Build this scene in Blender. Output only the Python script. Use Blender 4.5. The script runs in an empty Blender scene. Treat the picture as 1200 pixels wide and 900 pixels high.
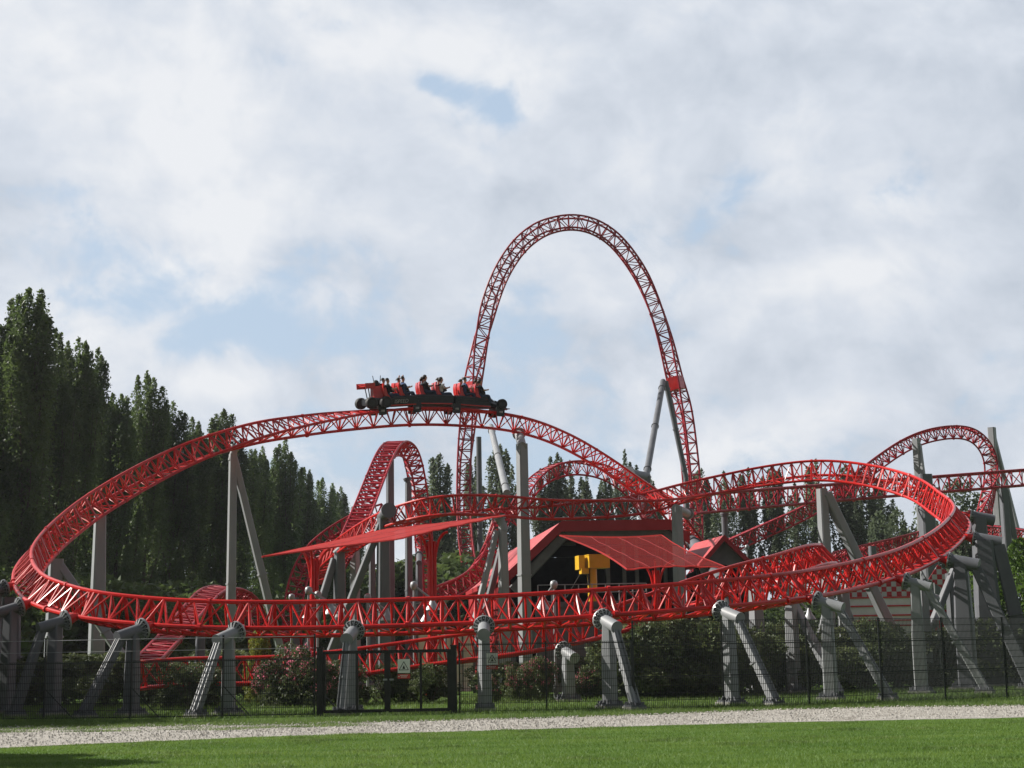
import bpy, math, random
import numpy as np
from mathutils import Vector, Matrix
R = math.radians
random.seed(7); rng = np.random.default_rng(11)
sc = bpy.context.scene
COL = sc.collection

# ------------------------------------------------------------------ camera
F = 1800.0; PITCH = math.atan(315/F); ROLL = R(1.0); EYE = Vector((0, 0, 1.7))
fw = Vector((0, math.cos(PITCH), math.sin(PITCH)))
r0 = Vector((1, 0, 0)); u0 = Vector((0, -math.sin(PITCH), math.cos(PITCH)))
rt = math.cos(ROLL)*r0 - math.sin(ROLL)*u0
up = math.cos(ROLL)*u0 + math.sin(ROLL)*r0
cam = bpy.data.objects.new('camera', bpy.data.cameras.new('camera')); COL.objects.link(cam)
m = Matrix((rt, up, -fw)).transposed().to_4x4(); m.translation = EYE
cam.matrix_world = m
cam.data.sensor_width = 36; cam.data.lens = 36*F/1200; cam.data.clip_end = 4000; cam.data.clip_start = 0.5
sc.camera = cam

def P(u, v, Y):
    """world point seen at photo pixel (u, v) at distance Y"""
    d = fw + rt*((u-600)/F) + up*((450-v)/F)
    return EYE + d*(Y/d.y)
def at(u, Y, z=0.0):
    """world point in photo column u at distance Y and height z"""
    v0, v1 = 700.0, 800.0
    z0, z1 = P(u, v0, Y).z, P(u, v1, Y).z
    return P(u, v0 + (z-z0)*(v1-v0)/(z1-z0), Y)
def gp(u, v):
    d = fw + rt*((u-600)/F) + up*((450-v)/F)
    return EYE + d*(-EYE.z/d.z)
def px(p):
    d = Vector(p)-EYE; w = d.dot(fw)
    return 600+F*d.dot(rt)/w, 450-F*d.dot(up)/w

# ------------------------------------------------------------------ materials
def new_mat(name):
    mt = bpy.data.materials.new(name); mt.use_nodes = True
    nt = mt.node_tree; b = nt.nodes['Principled BSDF']
    return mt, nt, b
def noise_mat(name, c1, c2, scale=3.0, rough=0.6, spec=0.5, metal=0.0, bump=0.0, bscale=40.0, c3=None, stretch=None, detail=6, coat=0):
    mt, nt, b = new_mat(name); N = nt.nodes; L = nt.links
    tc = N.new('ShaderNodeTexCoord'); mp = N.new('ShaderNodeMapping')
    if stretch: mp.inputs['Scale'].default_value = stretch
    L.new(tc.outputs['Object'], mp.inputs['Vector'])
    n = N.new('ShaderNodeTexNoise'); n.inputs['Scale'].default_value = scale; n.inputs['Detail'].default_value = detail
    n.inputs['Roughness'].default_value = 0.65
    L.new(mp.outputs['Vector'], n.inputs['Vector'])
    cr = N.new('ShaderNodeValToRGB'); e = cr.color_ramp.elements
    e[0].position = 0.32; e[0].color = (*c1, 1); e[1].position = 0.68; e[1].color = (*c2, 1)
    if c3: k = cr.color_ramp.elements.new(0.8); k.color = (*c3, 1)
    L.new(n.outputs['Fac'], cr.inputs['Fac']); L.new(cr.outputs['Color'], b.inputs['Base Color'])
    b.inputs['Roughness'].default_value = rough; b.inputs['Metallic'].default_value = metal
    b.inputs['Specular IOR Level'].default_value = spec
    if coat: b.inputs['Coat Weight'].default_value = coat
    if bump:
        n2 = N.new('ShaderNodeTexNoise'); n2.inputs['Scale'].default_value = bscale; n2.inputs['Detail'].default_value = 4
        L.new(tc.outputs['Object'], n2.inputs['Vector'])
        bp = N.new('ShaderNodeBump'); bp.inputs['Strength'].default_value = bump; bp.inputs['Distance'].default_value = 0.02
        L.new(n2.outputs['Fac'], bp.inputs['Height']); L.new(bp.outputs['Normal'], b.inputs['Normal'])
    return mt
def leaf_mat(name, c1, c2, trans=0.35, scale=0.7, stretch=(1, 1, 1)):
    mt = bpy.data.materials.new(name); mt.use_nodes = True; nt = mt.node_tree; N = nt.nodes; L = nt.links
    N.clear(); out = N.new('ShaderNodeOutputMaterial')
    tc = N.new('ShaderNodeTexCoord'); n = N.new('ShaderNodeTexNoise'); n.inputs['Scale'].default_value = scale; n.inputs['Detail'].default_value = 5
    mpp = N.new('ShaderNodeMapping'); mpp.inputs['Scale'].default_value = stretch; L.new(tc.outputs['Object'], mpp.inputs['Vector']); L.new(mpp.outputs[0], n.inputs['Vector'])
    cr = N.new('ShaderNodeValToRGB'); e = cr.color_ramp.elements
    e[0].position = 0.35; e[0].color = (*c1, 1); e[1].position = 0.7; e[1].color = (*c2, 1)
    L.new(n.outputs['Fac'], cr.inputs['Fac'])
    oi = N.new('ShaderNodeObjectInfo'); hs = N.new('ShaderNodeHueSaturation')
    mr = N.new('ShaderNodeMapRange'); mr.inputs['To Min'].default_value = 0.75; mr.inputs['To Max'].default_value = 1.25
    L.new(oi.outputs['Random'], mr.inputs['Value']); L.new(mr.outputs['Result'], hs.inputs['Value']); L.new(cr.outputs['Color'], hs.inputs['Color'])
    p = N.new('ShaderNodeBsdfPrincipled'); p.inputs['Roughness'].default_value = 0.55; p.inputs['Specular IOR Level'].default_value = 0.35
    t = N.new('ShaderNodeBsdfTranslucent'); mx = N.new('ShaderNodeMixShader'); mx.inputs[0].default_value = trans
    hs2 = N.new('ShaderNodeHueSaturation'); hs2.inputs['Value'].default_value = 1.5; hs2.inputs['Hue'].default_value = 0.485
    L.new(hs.outputs['Color'], p.inputs['Base Color']); L.new(hs.outputs['Color'], hs2.inputs['Color']); L.new(hs2.outputs['Color'], t.inputs['Color'])
    L.new(p.outputs[0], mx.inputs[1]); L.new(t.outputs[0], mx.inputs[2]); L.new(mx.outputs[0], out.inputs['Surface'])
    return mt
M = {}
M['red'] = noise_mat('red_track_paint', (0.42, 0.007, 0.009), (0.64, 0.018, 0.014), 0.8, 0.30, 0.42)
M['redfar'] = noise_mat('backlit_far_red_tone', (0.30, 0.008, 0.020), (0.42, 0.014, 0.030), 0.5, 0.42, 0.3)  # darker magenta puts the backlit look of the far tracks into the colour
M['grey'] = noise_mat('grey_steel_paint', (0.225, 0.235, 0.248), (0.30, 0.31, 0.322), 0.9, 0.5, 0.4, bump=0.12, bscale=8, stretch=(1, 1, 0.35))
M['greyd'] = noise_mat('dark_and_shaded_grey_steel', (0.105, 0.110, 0.124), (0.15, 0.156, 0.172), 0.9, 0.5, 0.4, stretch=(1, 1, 0.35))  # darker grey; on the left supports it stands in for tree shade
M['galv'] = noise_mat('galvanised_steel', (0.26, 0.27, 0.28), (0.38, 0.39, 0.40), 6, 0.45, 0.5, metal=0.3)
M['conc'] = noise_mat('concrete', (0.25, 0.24, 0.22), (0.38, 0.37, 0.34), 5, 0.9, 0.2, bump=0.4)
M['black'] = noise_mat('black_metal', (0.008, 0.008, 0.008), (0.018, 0.018, 0.018), 4, 0.5, 0.4)
M['fence'] = noise_mat('dark_coated_wire', (0.012, 0.016, 0.016), (0.022, 0.028, 0.026), 4, 0.45, 0.4)
M['rubber'] = noise_mat('rubber', (0.012, 0.012, 0.013), (0.03, 0.03, 0.032), 9, 0.7, 0.4)
M['chassis'] = noise_mat('carbon_chassis', (0.010, 0.011, 0.015), (0.025, 0.027, 0.034), 5, 0.35, 0.5)
M['carred'] = noise_mat('car_red_gloss', (0.5, 0.02, 0.02), (0.6, 0.035, 0.03), 2, 0.25, 0.5, coat=0.3)
M['roof'] = noise_mat('red_roof_sheet', (0.42, 0.05, 0.055), (0.52, 0.075, 0.08), 0.8, 0.5, 0.4, bump=0.1)
M['fascia'] = noise_mat('red_fascia', (0.30, 0.012, 0.018), (0.38, 0.02, 0.025), 1.0, 0.5, 0.4)
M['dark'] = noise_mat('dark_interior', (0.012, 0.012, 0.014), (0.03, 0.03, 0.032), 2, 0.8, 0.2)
M['trim'] = noise_mat('grey_trim', (0.12, 0.12, 0.13), (0.17, 0.17, 0.18), 2, 0.6, 0.3)
M['yellow'] = noise_mat('yellow_paint', (0.62, 0.36, 0.015), (0.72, 0.43, 0.02), 1.5, 0.4, 0.5)
M['white'] = noise_mat('white_paint', (0.66, 0.66, 0.64), (0.78, 0.78, 0.76), 2, 0.5, 0.4)
M['signred'] = noise_mat('sign_red', (0.55, 0.05, 0.05), (0.62, 0.07, 0.07), 8, 0.5, 0.3)
M['bark'] = noise_mat('bark', (0.05, 0.04, 0.03), (0.12, 0.10, 0.08), 3, 0.9, 0.2, bump=0.6, bscale=12, stretch=(1, 1, 0.25))
M['skin'] = noise_mat('skin', (0.45, 0.25, 0.17), (0.52, 0.3, 0.21), 6, 0.55, 0.4)
M['hair'] = noise_mat('dark_hair', (0.012, 0.009, 0.007), (0.03, 0.02, 0.014), 30, 0.6, 0.4)
M['jeans'] = noise_mat('blue_denim', (0.03, 0.05, 0.1), (0.06, 0.08, 0.14), 30, 0.85, 0.2)
for k, c in dict(s_black=(0.015, 0.015, 0.017), s_white=(0.5, 0.5, 0.5), s_red=(0.35, 0.03, 0.03), s_blue=(0.04, 0.07, 0.16), s_grey=(0.12, 0.12, 0.13)).items():
    M[k] = noise_mat('cloth_'+k[2:], c, tuple(x*1.3 for x in c), 25, 0.85, 0.2)
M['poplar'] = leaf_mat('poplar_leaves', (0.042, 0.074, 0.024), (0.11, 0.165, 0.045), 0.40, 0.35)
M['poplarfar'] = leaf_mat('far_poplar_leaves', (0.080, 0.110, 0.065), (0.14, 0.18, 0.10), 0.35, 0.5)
M['shrub'] = leaf_mat('oleander_leaves', (0.040, 0.066, 0.022), (0.13, 0.16, 0.065), 0.3, 1.5)
M['bright'] = leaf_mat('bright_leaves', (0.06, 0.12, 0.02), (0.13, 0.23, 0.045), 0.4, 0.8)
M['bamboo'] = leaf_mat('yellow_green_leaves', (0.14, 0.18, 0.03), (0.26, 0.30, 0.06), 0.4, 2)
M['pink'] = leaf_mat('pink_petals', (0.55, 0.12, 0.17), (0.75, 0.25, 0.30), 0.3, 3)
M['blade'] = leaf_mat('grass_blades', (0.070, 0.145, 0.018), (0.145, 0.228, 0.042), 0.35, 0.7, (.35, 1.6, 1))
M['verge'] = leaf_mat('verge_blades', (0.060, 0.115, 0.022), (0.13, 0.19, 0.05), 0.35, 0.8)

# translucent woven sail
def sail_mat(name, alpha):
    mt = bpy.data.materials.new(name); mt.use_nodes = True; nt = mt.node_tree; N = nt.nodes; L = nt.links
    N.clear(); out = N.new('ShaderNodeOutputMaterial')
    d = N.new('ShaderNodeBsdfDiffuse'); d.inputs['Color'].default_value = (0.62, 0.10, 0.10, 1)
    t = N.new('ShaderNodeBsdfTranslucent'); t.inputs['Color'].default_value = (0.70, 0.10, 0.09, 1)
    mx = N.new('ShaderNodeMixShader'); mx.inputs[0].default_value = 0.45
    tr = N.new('ShaderNodeBsdfTransparent'); m2 = N.new('ShaderNodeMixShader'); m2.inputs[0].default_value = alpha
    L.new(d.outputs[0], mx.inputs[1]); L.new(t.outputs[0], mx.inputs[2])
    L.new(tr.outputs[0], m2.inputs[1]); L.new(mx.outputs[0], m2.inputs[2]); L.new(m2.outputs[0], out.inputs['Surface'])
    return mt
M['sail'] = sail_mat('red_sail_cloth', 0.82)
M['sailopen'] = sail_mat('open_weave_red_sail', 0.30)

# checker wall
mt, nt, b = new_mat('red_white_check'); N = nt.nodes; L = nt.links
tc = N.new('ShaderNodeTexCoord'); ck = N.new('ShaderNodeTexChecker'); ck.inputs['Scale'].default_value = 3.4
ck.inputs['Color1'].default_value = (0.5, 0.5, 0.5, 1); ck.inputs['Color2'].default_value = (0.45, 0.02, 0.03, 1)
mpc = N.new('ShaderNodeMapping'); mpc.inputs['Location'].default_value = (0.13, 0.21, 0.11)
L.new(tc.outputs['Object'], mpc.inputs['Vector']); L.new(mpc.outputs[0], ck.inputs['Vector']); L.new(ck.outputs['Color'], b.inputs['Base Color']); b.inputs['Roughness'].default_value = 0.5
M['check'] = mt

# ground
def ground_mat():
    mt, nt, b = new_mat('grass_ground'); N = nt.nodes; L = nt.links
    tc = N.new('ShaderNodeTexCoord')
    n1 = N.new('ShaderNodeTexNoise'); n1.inputs['Scale'].default_value = 0.45; n1.inputs['Detail'].default_value = 9; n1.inputs['Roughness'].default_value = 0.7
    mp = N.new('ShaderNodeMapping'); mp.inputs['Scale'].default_value = (0.35, 1.4, 1)
    L.new(tc.outputs['Object'], mp.inputs['Vector']); L.new(mp.outputs['Vector'], n1.inputs['Vector'])
    n2 = N.new('ShaderNodeTexNoise'); n2.inputs['Scale'].default_value = 22; n2.inputs['Detail'].default_value = 6
    L.new(tc.outputs['Object'], n2.inputs['Vector'])
    ad = N.new('ShaderNodeMath'); ad.operation = 'MULTIPLY_ADD'; ad.inputs[1].default_value = 0.5
    L.new(n2.outputs['Fac'], ad.inputs[0])
    h = N.new('ShaderNodeMath'); h.operation = 'MULTIPLY'; h.inputs[1].default_value = 0.5; L.new(n1.outputs['Fac'], h.inputs[0]); L.new(h.outputs[0], ad.inputs[2])
    cr = N.new('ShaderNodeValToRGB'); e = cr.color_ramp.elements
    e[0].position = 0.38; e[0].color = (0.042, 0.095, 0.013, 1); e[1].position = 0.62; e[1].color = (0.10, 0.17, 0.032, 1)
    L.new(ad.outputs[0], cr.inputs['Fac']); L.new(cr.outputs['Color'], b.inputs['Base Color'])
    b.inputs['Roughness'].default_value = 0.9; b.inputs['Specular IOR Level'].default_value = 0.1
    bp = N.new('ShaderNodeBump'); bp.inputs['Strength'].default_value = 0.6; bp.inputs['Distance'].default_value = 0.03
    L.new(n2.outputs['Fac'], bp.inputs['Height']); L.new(bp.outputs['Normal'], b.inputs['Normal'])
    return mt
M['ground'] = ground_mat()
def gravel_mat():
    mt, nt, b = new_mat('pale_gravel'); N = nt.nodes; L = nt.links
    tc = N.new('ShaderNodeTexCoord')
    v = N.new('ShaderNodeTexVoronoi'); v.inputs['Scale'].default_value = 26
    n = N.new('ShaderNodeTexNoise'); n.inputs['Scale'].default_value = 1.6; n.inputs['Detail'].default_value = 9; n.inputs['Roughness'].default_value = 0.75
    L.new(tc.outputs['Object'], v.inputs['Vector']); L.new(tc.outputs['Object'], n.inputs['Vector'])
    cr = N.new('ShaderNodeValToRGB'); e = cr.color_ramp.elements
    e[0].position = 0.3; e[0].color = (0.34, 0.32, 0.28, 1); e[1].position = 0.55; e[1].color = (0.60, 0.575, 0.535, 1)
    L.new(n.outputs['Fac'], cr.inputs['Fac'])
    cr2 = N.new('ShaderNodeValToRGB'); cr2.color_ramp.elements[0].color = (0.38, 0.36, 0.33, 1); cr2.color_ramp.elements[1].color = (1, 1, 1, 1)
    L.new(v.outputs['Color'], cr2.inputs['Fac'])
    mx = N.new('ShaderNodeMix'); mx.data_type = 'RGBA'; mx.blend_type = 'MULTIPLY'; mx.inputs[0].default_value = 0.8
    L.new(cr.outputs['Color'], mx.inputs[6]); L.new(cr2.outputs['Color'], mx.inputs[7]); L.new(mx.outputs[2], b.inputs['Base Color'])
    b.inputs['Roughness'].default_value = 0.95; b.inputs['Specular IOR Level'].default_value = 0.1
    bp = N.new('ShaderNodeBump'); bp.inputs['Strength'].default_value = 0.9; bp.inputs['Distance'].default_value = 0.03
    L.new(v.outputs['Distance'], bp.inputs['Height']); L.new(bp.outputs['Normal'], b.inputs['Normal'])
    return mt
M['gravel'] = gravel_mat()

# ------------------------------------------------------------------ mesh builder
class MB:
    def __init__(s): s.v = []; s.f = []; s.mi = []
    def add(s, vs, fs, mi=0):
        o = len(s.v); s.v += [tuple(x) for x in vs]; s.f += [tuple(i+o for i in f) for f in fs]; s.mi += [mi]*len(fs)
    def box(s, c, size, rot=None, mi=0):
        h = Vector(size)/2; c = Vector(c); rot = rot or Matrix.Identity(3)
        vs = [c + rot @ Vector((x*h.x, y*h.y, z*h.z)) for x in (-1, 1) for y in (-1, 1) for z in (-1, 1)]
        s.add(vs, [(0,1,3,2),(4,6,7,5),(0,4,5,1),(2,3,7,6),(0,2,6,4),(1,5,7,3)], mi)
    def loft(s, rings, cap=True, mi=0):
        n = len(rings[0]); vs = [p for r in rings for p in r]; fs = []
        for k in range(len(rings)-1):
            for i in range(n):
                j = (i+1) % n; fs.append((k*n+i, k*n+j, (k+1)*n+j, (k+1)*n+i))
        if cap: fs.append(tuple(range(n))[::-1]); fs.append(tuple((len(rings)-1)*n+i for i in range(n)))
        s.add(vs, fs, mi)
    def tube(s, p0, p1, r, r1=None, n=6, cap=True, mi=0):
        p0 = Vector(p0); p1 = Vector(p1); d = (p1-p0)
        if d.length < 1e-6: return
        d.normalize(); a = d.cross(Vector((0, 0, 1)))
        if a.length < 0.05: a = d.cross(Vector((0, 1, 0)))
        a.normalize(); b = d.cross(a); r1 = r if r1 is None else r1
        rg = lambda p, q: [p + a*(q*math.cos(2*math.pi*i/n)) + b*(q*math.sin(2*math.pi*i/n)) for i in range(n)]
        s.loft([rg(p0, r), rg(p1, r1)], cap, mi)
    def beam(s, p0, p1, w, d, w1=None, d1=None, ref=None, mi=0, ch=0.12):
        """rectangular hollow beam with chamfered corners; w across, d along ref"""
        p0 = Vector(p0); p1 = Vector(p1); ax = (p1-p0).normalized(); w1 = w1 or w; d1 = d1 or d
        ref = Vector(ref or (0, 1, 0)); a = ax.cross(ref)
        if a.length < 0.05: a = ax.cross(Vector((1, 0, 0)))
        a.normalize(); b = ax.cross(a)
        def rg(p, w, d):
            c = min(w, d)*ch; x = w/2; y = d/2
            return [p + a*q[0] + b*q[1] for q in ((x-c, -y), (x, -y+c), (x, y-c), (x-c, y), (-x+c, y), (-x, y-c), (-x, -y+c), (-x+c, -y))]
        s.loft([rg(p0, w, d), rg(p1, w1, d1)], True, mi)
    def path(s, pts, frames, r, n=7, mi=0, close=False):
        rings = []
        for p, (a, b) in zip(pts, frames):
            rings.append([p + a*(r*math.cos(2*math.pi*i/n)) + b*(r*math.sin(2*math.pi*i/n)) for i in range(n)])
        s.loft(rings, True, mi)
    def prism(s, poly, off, mi=0):
        off = Vector(off); a = [Vector(p) for p in poly]; b = [p+off for p in a]
        s.loft([a, b], True, mi)
    def lathe(s, c, prof, axis=(0, 0, 1), n=14, mi=0):
        c = Vector(c); ax = Vector(axis).normalized(); a = ax.cross(Vector((0.3, 1, 0.1))).normalized(); b = ax.cross(a)
        s.loft([[c + ax*h + a*(r*math.cos(2*math.pi*i/n)) + b*(r*math.sin(2*math.pi*i/n)) for i in range(n)] for h, r in prof], True, mi)
    def build(s, name, mats, parent=None, smooth=False, origin=None):
        me = bpy.data.meshes.new(name)
        o0 = Vector(origin) if origin is not None else Vector((0, 0, 0))
        if parent is not None and origin is None: o0 = parent.location.copy() if parent.get('_org') else Vector((0, 0, 0))
        vs = [(x-o0.x, y-o0.y, z-o0.z) for x, y, z in s.v]
        me.from_pydata(vs, [], s.f)
        for mm in (mats if isinstance(mats, (list, tuple)) else [mats]): me.materials.append(mm)
        if len(me.materials) > 1: me.polygons.foreach_set('material_index', s.mi)
        if smooth: me.polygons.foreach_set('use_smooth', [True]*len(me.polygons))
        me.update()
        o = bpy.data.objects.new(name, me); COL.objects.link(o)
        if parent is not None: o.parent = parent
        elif origin is not None: o.location = o0
        return o
def smooth_by_angle(o, ang=40):
    me = o.data
    me.polygons.foreach_set('use_smooth', [True]*len(me.polygons))
    try: me.set_sharp_from_angle(angle=R(ang))
    except Exception: pass
    return o

def tag(o, label, cat, group=None):
    o['label'] = label; o['category'] = cat
    if group: o['group'] = group
    return o
def thing(name, label, cat, loc=(0, 0, 0), group=None, org=True):
    """Empty at the thing's base; parts built in world coordinates land in its local frame"""
    o = bpy.data.objects.new(name, None); COL.objects.link(o); o.location = loc; o.empty_display_size = 0.3
    if org: o['_org'] = 1
    return tag(o, label, cat, group)
def struct(name, mb, mat): o = mb.build(name, mat); o['kind'] = 'structure'; return o
def copy_tree(o, parent=None):
    c = o.copy(); COL.objects.link(c)
    if parent is not None: c.parent = parent
    for ch in o.children: copy_tree(ch, c)
    return c

# ------------------------------------------------------------------ tracks
class Track:
    def __init__(s, cps, gauge=1.1, h=0.85, step=0.26):
        """cps: (u, v, Y, bank_degrees or side vector, which rail the pixel marks: -1 left, 0 centre, 1 right)"""
        raw = [P(c[0], c[1], c[2]) for c in cps]; n = len(raw)
        cs, ss = [], []
        for i, c in enumerate(cps):
            t = (raw[min(i+1, n-1)] - raw[max(i-1, 0)]).normalized()
            if isinstance(c[3], (int, float)):
                sd = t.cross(Vector((0, 0, 1))).normalized(); nn = sd.cross(t)
                b = R(c[3]); sd = sd*math.cos(b) - nn*math.sin(b)
            else:
                sd = Vector(c[3]); sd = (sd - t*sd.dot(t)).normalized()
            ref = c[4] if len(c) > 4 else 0
            cs.append(raw[i] - sd*(ref*gauge/2)); ss.append(sd)
        pts, sv = [], []
        def cr(p0, p1, p2, p3, t):
            return 0.5*((2*p1) + (p2-p0)*t + (2*p0-5*p1+4*p2-p3)*t*t + (3*p1-p0-3*p2+p3)*t**3)
        for i in range(n-1):
            k = max(2, int((cs[i+1]-cs[i]).length/0.15))
            for j in range(k):
                t = j/k; a, b_, c_, d = [min(max(q, 0), n-1) for q in (i-1, i, i+1, i+2)]
                pts.append(cr(cs[a], cs[b_], cs[c_], cs[d], t)); sv.append(ss[i].lerp(ss[i+1], t*t*(3-2*t)*0.5+t*0.5))
        pts.append(cs[-1]); sv.append(ss[-1])
        # smooth positions and sides so that joints between control points leave no kinks
        A = np.array([tuple(p) for p in pts]); B = np.array([tuple(p) for p in sv])
        seg = np.linalg.norm(np.diff(A, axis=0), axis=1); L = np.concatenate([[0], np.cumsum(seg)])
        q = np.linspace(0, L[-1], max(4, int(L[-1]/step)+1))
        A = np.stack([np.interp(q, L, A[:, k]) for k in range(3)], 1); B = np.stack([np.interp(q, L, B[:, k]) for k in range(3)], 1)
        for _ in range(14):
            A[1:-1] = 0.25*A[:-2] + 0.5*A[1:-1] + 0.25*A[2:]; B[1:-1] = 0.25*B[:-2] + 0.5*B[1:-1] + 0.25*B[2:]
        s.C = [Vector(a) for a in A]; s.n = len(s.C); s.g = gauge; s.h = h; s.step = L[-1]/(s.n-1)
        s.T = [(s.C[min(i+1, s.n-1)] - s.C[max(i-1, 0)]).normalized() for i in range(s.n)]
        s.S = []; s.N = []
        for i in range(s.n):
            sd = Vector(B[i]); sd = (sd - s.T[i]*sd.dot(s.T[i])).normalized(); s.S.append(sd); s.N.append(sd.cross(s.T[i]))
    def rail(s, i, k): return s.C[i] + s.S[i]*(k*s.g/2)
    def spine(s, i, k=0, w=0): return s.C[i] - s.N[i]*s.h + s.S[i]*(k*w)
    def near(s, u, v, lo=0, hi=None):
        best = min(range(lo, hi or s.n), key=lambda i: (px(s.C[i])[0]-u)**2 + (px(s.C[i])[1]-v)**2)
        return best
    def near_spine(s, u, v, lo=0, hi=None):
        return min(range(lo, hi or s.n), key=lambda i: (px(s.spine(i))[0]-u)**2 + (px(s.spine(i))[1]-v)**2)
    def build(s, name, label, mat, rr=0.07, rs=0.075, bar=0.034, sub=2, quad=0.0, group=None, splice=24, plate=0.0):
        t = thing(name, label, 'roller coaster track', s.C[0].copy(), group)
        fr = [(s.S[i], s.N[i]) for i in range(s.n)]
        for k in (-1, 1):
            mb = MB(); mb.path([s.rail(i, k) for i in range(s.n)], fr, rr, 8)
            for i in range(splice, s.n-2, splice):
                c = s.rail(i, k); mb.tube(c - s.T[i]*0.05, c + s.T[i]*0.05, rr*1.35, n=8)
            smooth_by_angle(mb.build('rail', mat, t))
        for k in ((-1, 1) if quad else (0,)):
            mb = MB(); mb.path([s.spine(i, k, quad) for i in range(s.n)], fr, rs, 8)
            for i in range(splice, s.n-2, splice):
                c = s.spine(i, k, quad); mb.tube(c - s.T[i]*0.06, c + s.T[i]*0.06, rs*1.6, n=8)
            smooth_by_angle(mb.build('spine_tube', mat, t))
        mb = MB(); tog = 1
        idx = list(range(0, s.n-sub, sub))
        for q, i in enumerate(idx):
            L_, R_ = s.rail(i, -1), s.rail(i, 1); j = i+sub
            if quad:
                a, b_ = s.spine(i, -1, quad), s.spine(i, 1, quad)
                for p0, p1 in ((L_, R_), (L_, a), (R_, b_), (a, b_)): mb.tube(p0, p1, bar*1.1, n=5, cap=False)
                if q % 2: prs = ((L_, s.spine(j, -1, quad)), (R_, s.spine(j, 1, quad)), (L_, s.rail(j, 1)), (a, s.spine(j, 1, quad)))
                else: prs = ((a, s.rail(j, -1)), (b_, s.rail(j, 1)), (R_, s.rail(j, -1)), (b_, s.spine(j, -1, quad)))
                for p0, p1 in prs: mb.tube(p0, p1, bar*0.9, n=5, cap=False)
            else:
                if q % 2 == 0:
                    sp = s.spine(i)
                    # welded frame: a plate tie between the rails and two struts to the spine
                    mb.beam(L_, R_, bar*1.6, bar*3.4, ref=s.T[i], ch=0.2)
                    for rl in (L_, R_): mb.tube(rl, sp, bar*1.25, n=5, cap=False)
                    for jj in (i-sub, i+sub):
                        if 0 <= jj < s.n:
                            for k in (-1, 1): mb.tube(sp, s.rail(jj, k), bar, n=5, cap=False)
                else:
                    mb.tube(L_, R_, bar*1.15, n=5, cap=False)
                mb.tube(s.rail(i, tog), s.rail(j, -tog), bar*0.9, n=5, cap=False); tog = -tog
                if plate and q % 2 == 0:
                    pass
        mb.build('lattice_bracing', mat, t)
        return t

A = Track([
 (812,630,97,-30,1),(790,600,95,-30,1),(770,575,93,-32,1),(740,554,91,-32,1),(700,527,89,-30,1),(650,501,86,-24,1),(600,487,83.8,-12,1),(540,481.5,82.4,-4,1),
 (480,480,81.6,-4,1),(420,482,80.2,-12,1),(360,486.5,77.8,-26,1),(300,495,75,-40,1),(250,509,73,-50,1),(207,524,71.5,-58,1),(150,552,69,-65,1),
 (100,582,66.5,-68,1),(62,612,63.5,-70,1),(41,636,60.5,-70,1),(37,655,57,-70,1),(50,674,53.6,-70,1),(80,686,51.2,-70,1),(112,694,50,-70,1),
 (175,701,49,-70,1),(250,705,48.3,-70,1),(350,705.5,48,-70,1),(475,702.5,48,-70,1),(600,697.5,48,-70,1),(700,691,48.2,-70,1),(800,684,49,-70,1),
 (900,675,51,-68,1),(975,664,54,-66,1),(1050,645,58,-66,1),(1095,622,62.5,-68,1),(1117,600,68,-70,1),(1115,588,71.5,-72,1),(1100,577,74.5,-74,1),
 (1075,560,77.5,-76,1),(1025,546,80.5,-78,1),(962,539.5,82.5,-78,1),(900,546,83.3,-74,1),(850,556,83.5,-62,1),(800,567,82.5,-45,1),(762,577,81,-28,1),
 (725,586,80,-8,0),(675,588,79,2,0),(640,586,78.3,15,-1),(600,582,77.5,28,-1),(550,580,77,45,-1),(512,582,77,52,-1),(475,590,78,55,-1),(437,605,80.5,55,-1),
 (402,627,84,52,-1),(378,648,89,48,-1),(366,672,95,45,-1)], gauge=1.1, h=0.85)
A.build('coaster_track', 'long red track under the train, sweeping round the left end, front and right loop', M['red'], rr=0.072, rs=0.078)
C_ = Track([(165,776,56,-55,1),(205,772,56,-58,1),(250,771,56,-60,1),(320,770,56,-60,1),(407,762,55.5,-60,1),(450,756,55.5,-60,1),(525,745.5,55.3,-60,1),(600,736,55,-60,1),
 (700,717,56,-60,1),(798,683,57.5,-60,1),(857,664,59,-62,1),(907,651.5,61,-66,1),(940,641,63,-70,1),(958,638,65,-72,1),(966,642,67.5,-72,1),(955,652,70.5,-70,1),(925,662,72.5,-66,1),(880,672,73.5,-55,1)], gauge=1.1, h=0.85)
C_.build('coaster_track', 'low red banked track rising from behind the gate to the tall grey A-shaped column', M['red'])
D_ = Track([(304,760,88,0),(301,728,86,0),(292,703,84,-5),(272,689,81,-8),(250,691,78,-8),(230,710,74,-4),(208,736,70,0),(182,764,66,0),(160,786,62.5,0)], gauge=1.1, h=0.7)
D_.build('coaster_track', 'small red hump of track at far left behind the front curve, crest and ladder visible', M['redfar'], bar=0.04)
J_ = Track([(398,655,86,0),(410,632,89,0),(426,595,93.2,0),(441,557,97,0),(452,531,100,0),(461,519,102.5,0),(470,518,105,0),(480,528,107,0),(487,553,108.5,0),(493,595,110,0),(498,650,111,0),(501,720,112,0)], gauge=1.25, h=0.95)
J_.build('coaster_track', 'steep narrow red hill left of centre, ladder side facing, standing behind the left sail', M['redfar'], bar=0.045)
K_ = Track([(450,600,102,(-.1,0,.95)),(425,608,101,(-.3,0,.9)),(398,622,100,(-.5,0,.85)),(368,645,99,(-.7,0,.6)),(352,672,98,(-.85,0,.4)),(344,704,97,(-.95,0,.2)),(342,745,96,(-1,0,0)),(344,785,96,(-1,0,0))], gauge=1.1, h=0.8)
K_.build('coaster_track', 'dark red quarter arc of track rising behind the tip of the left sail', M['redfar'], bar=0.04)
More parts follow.
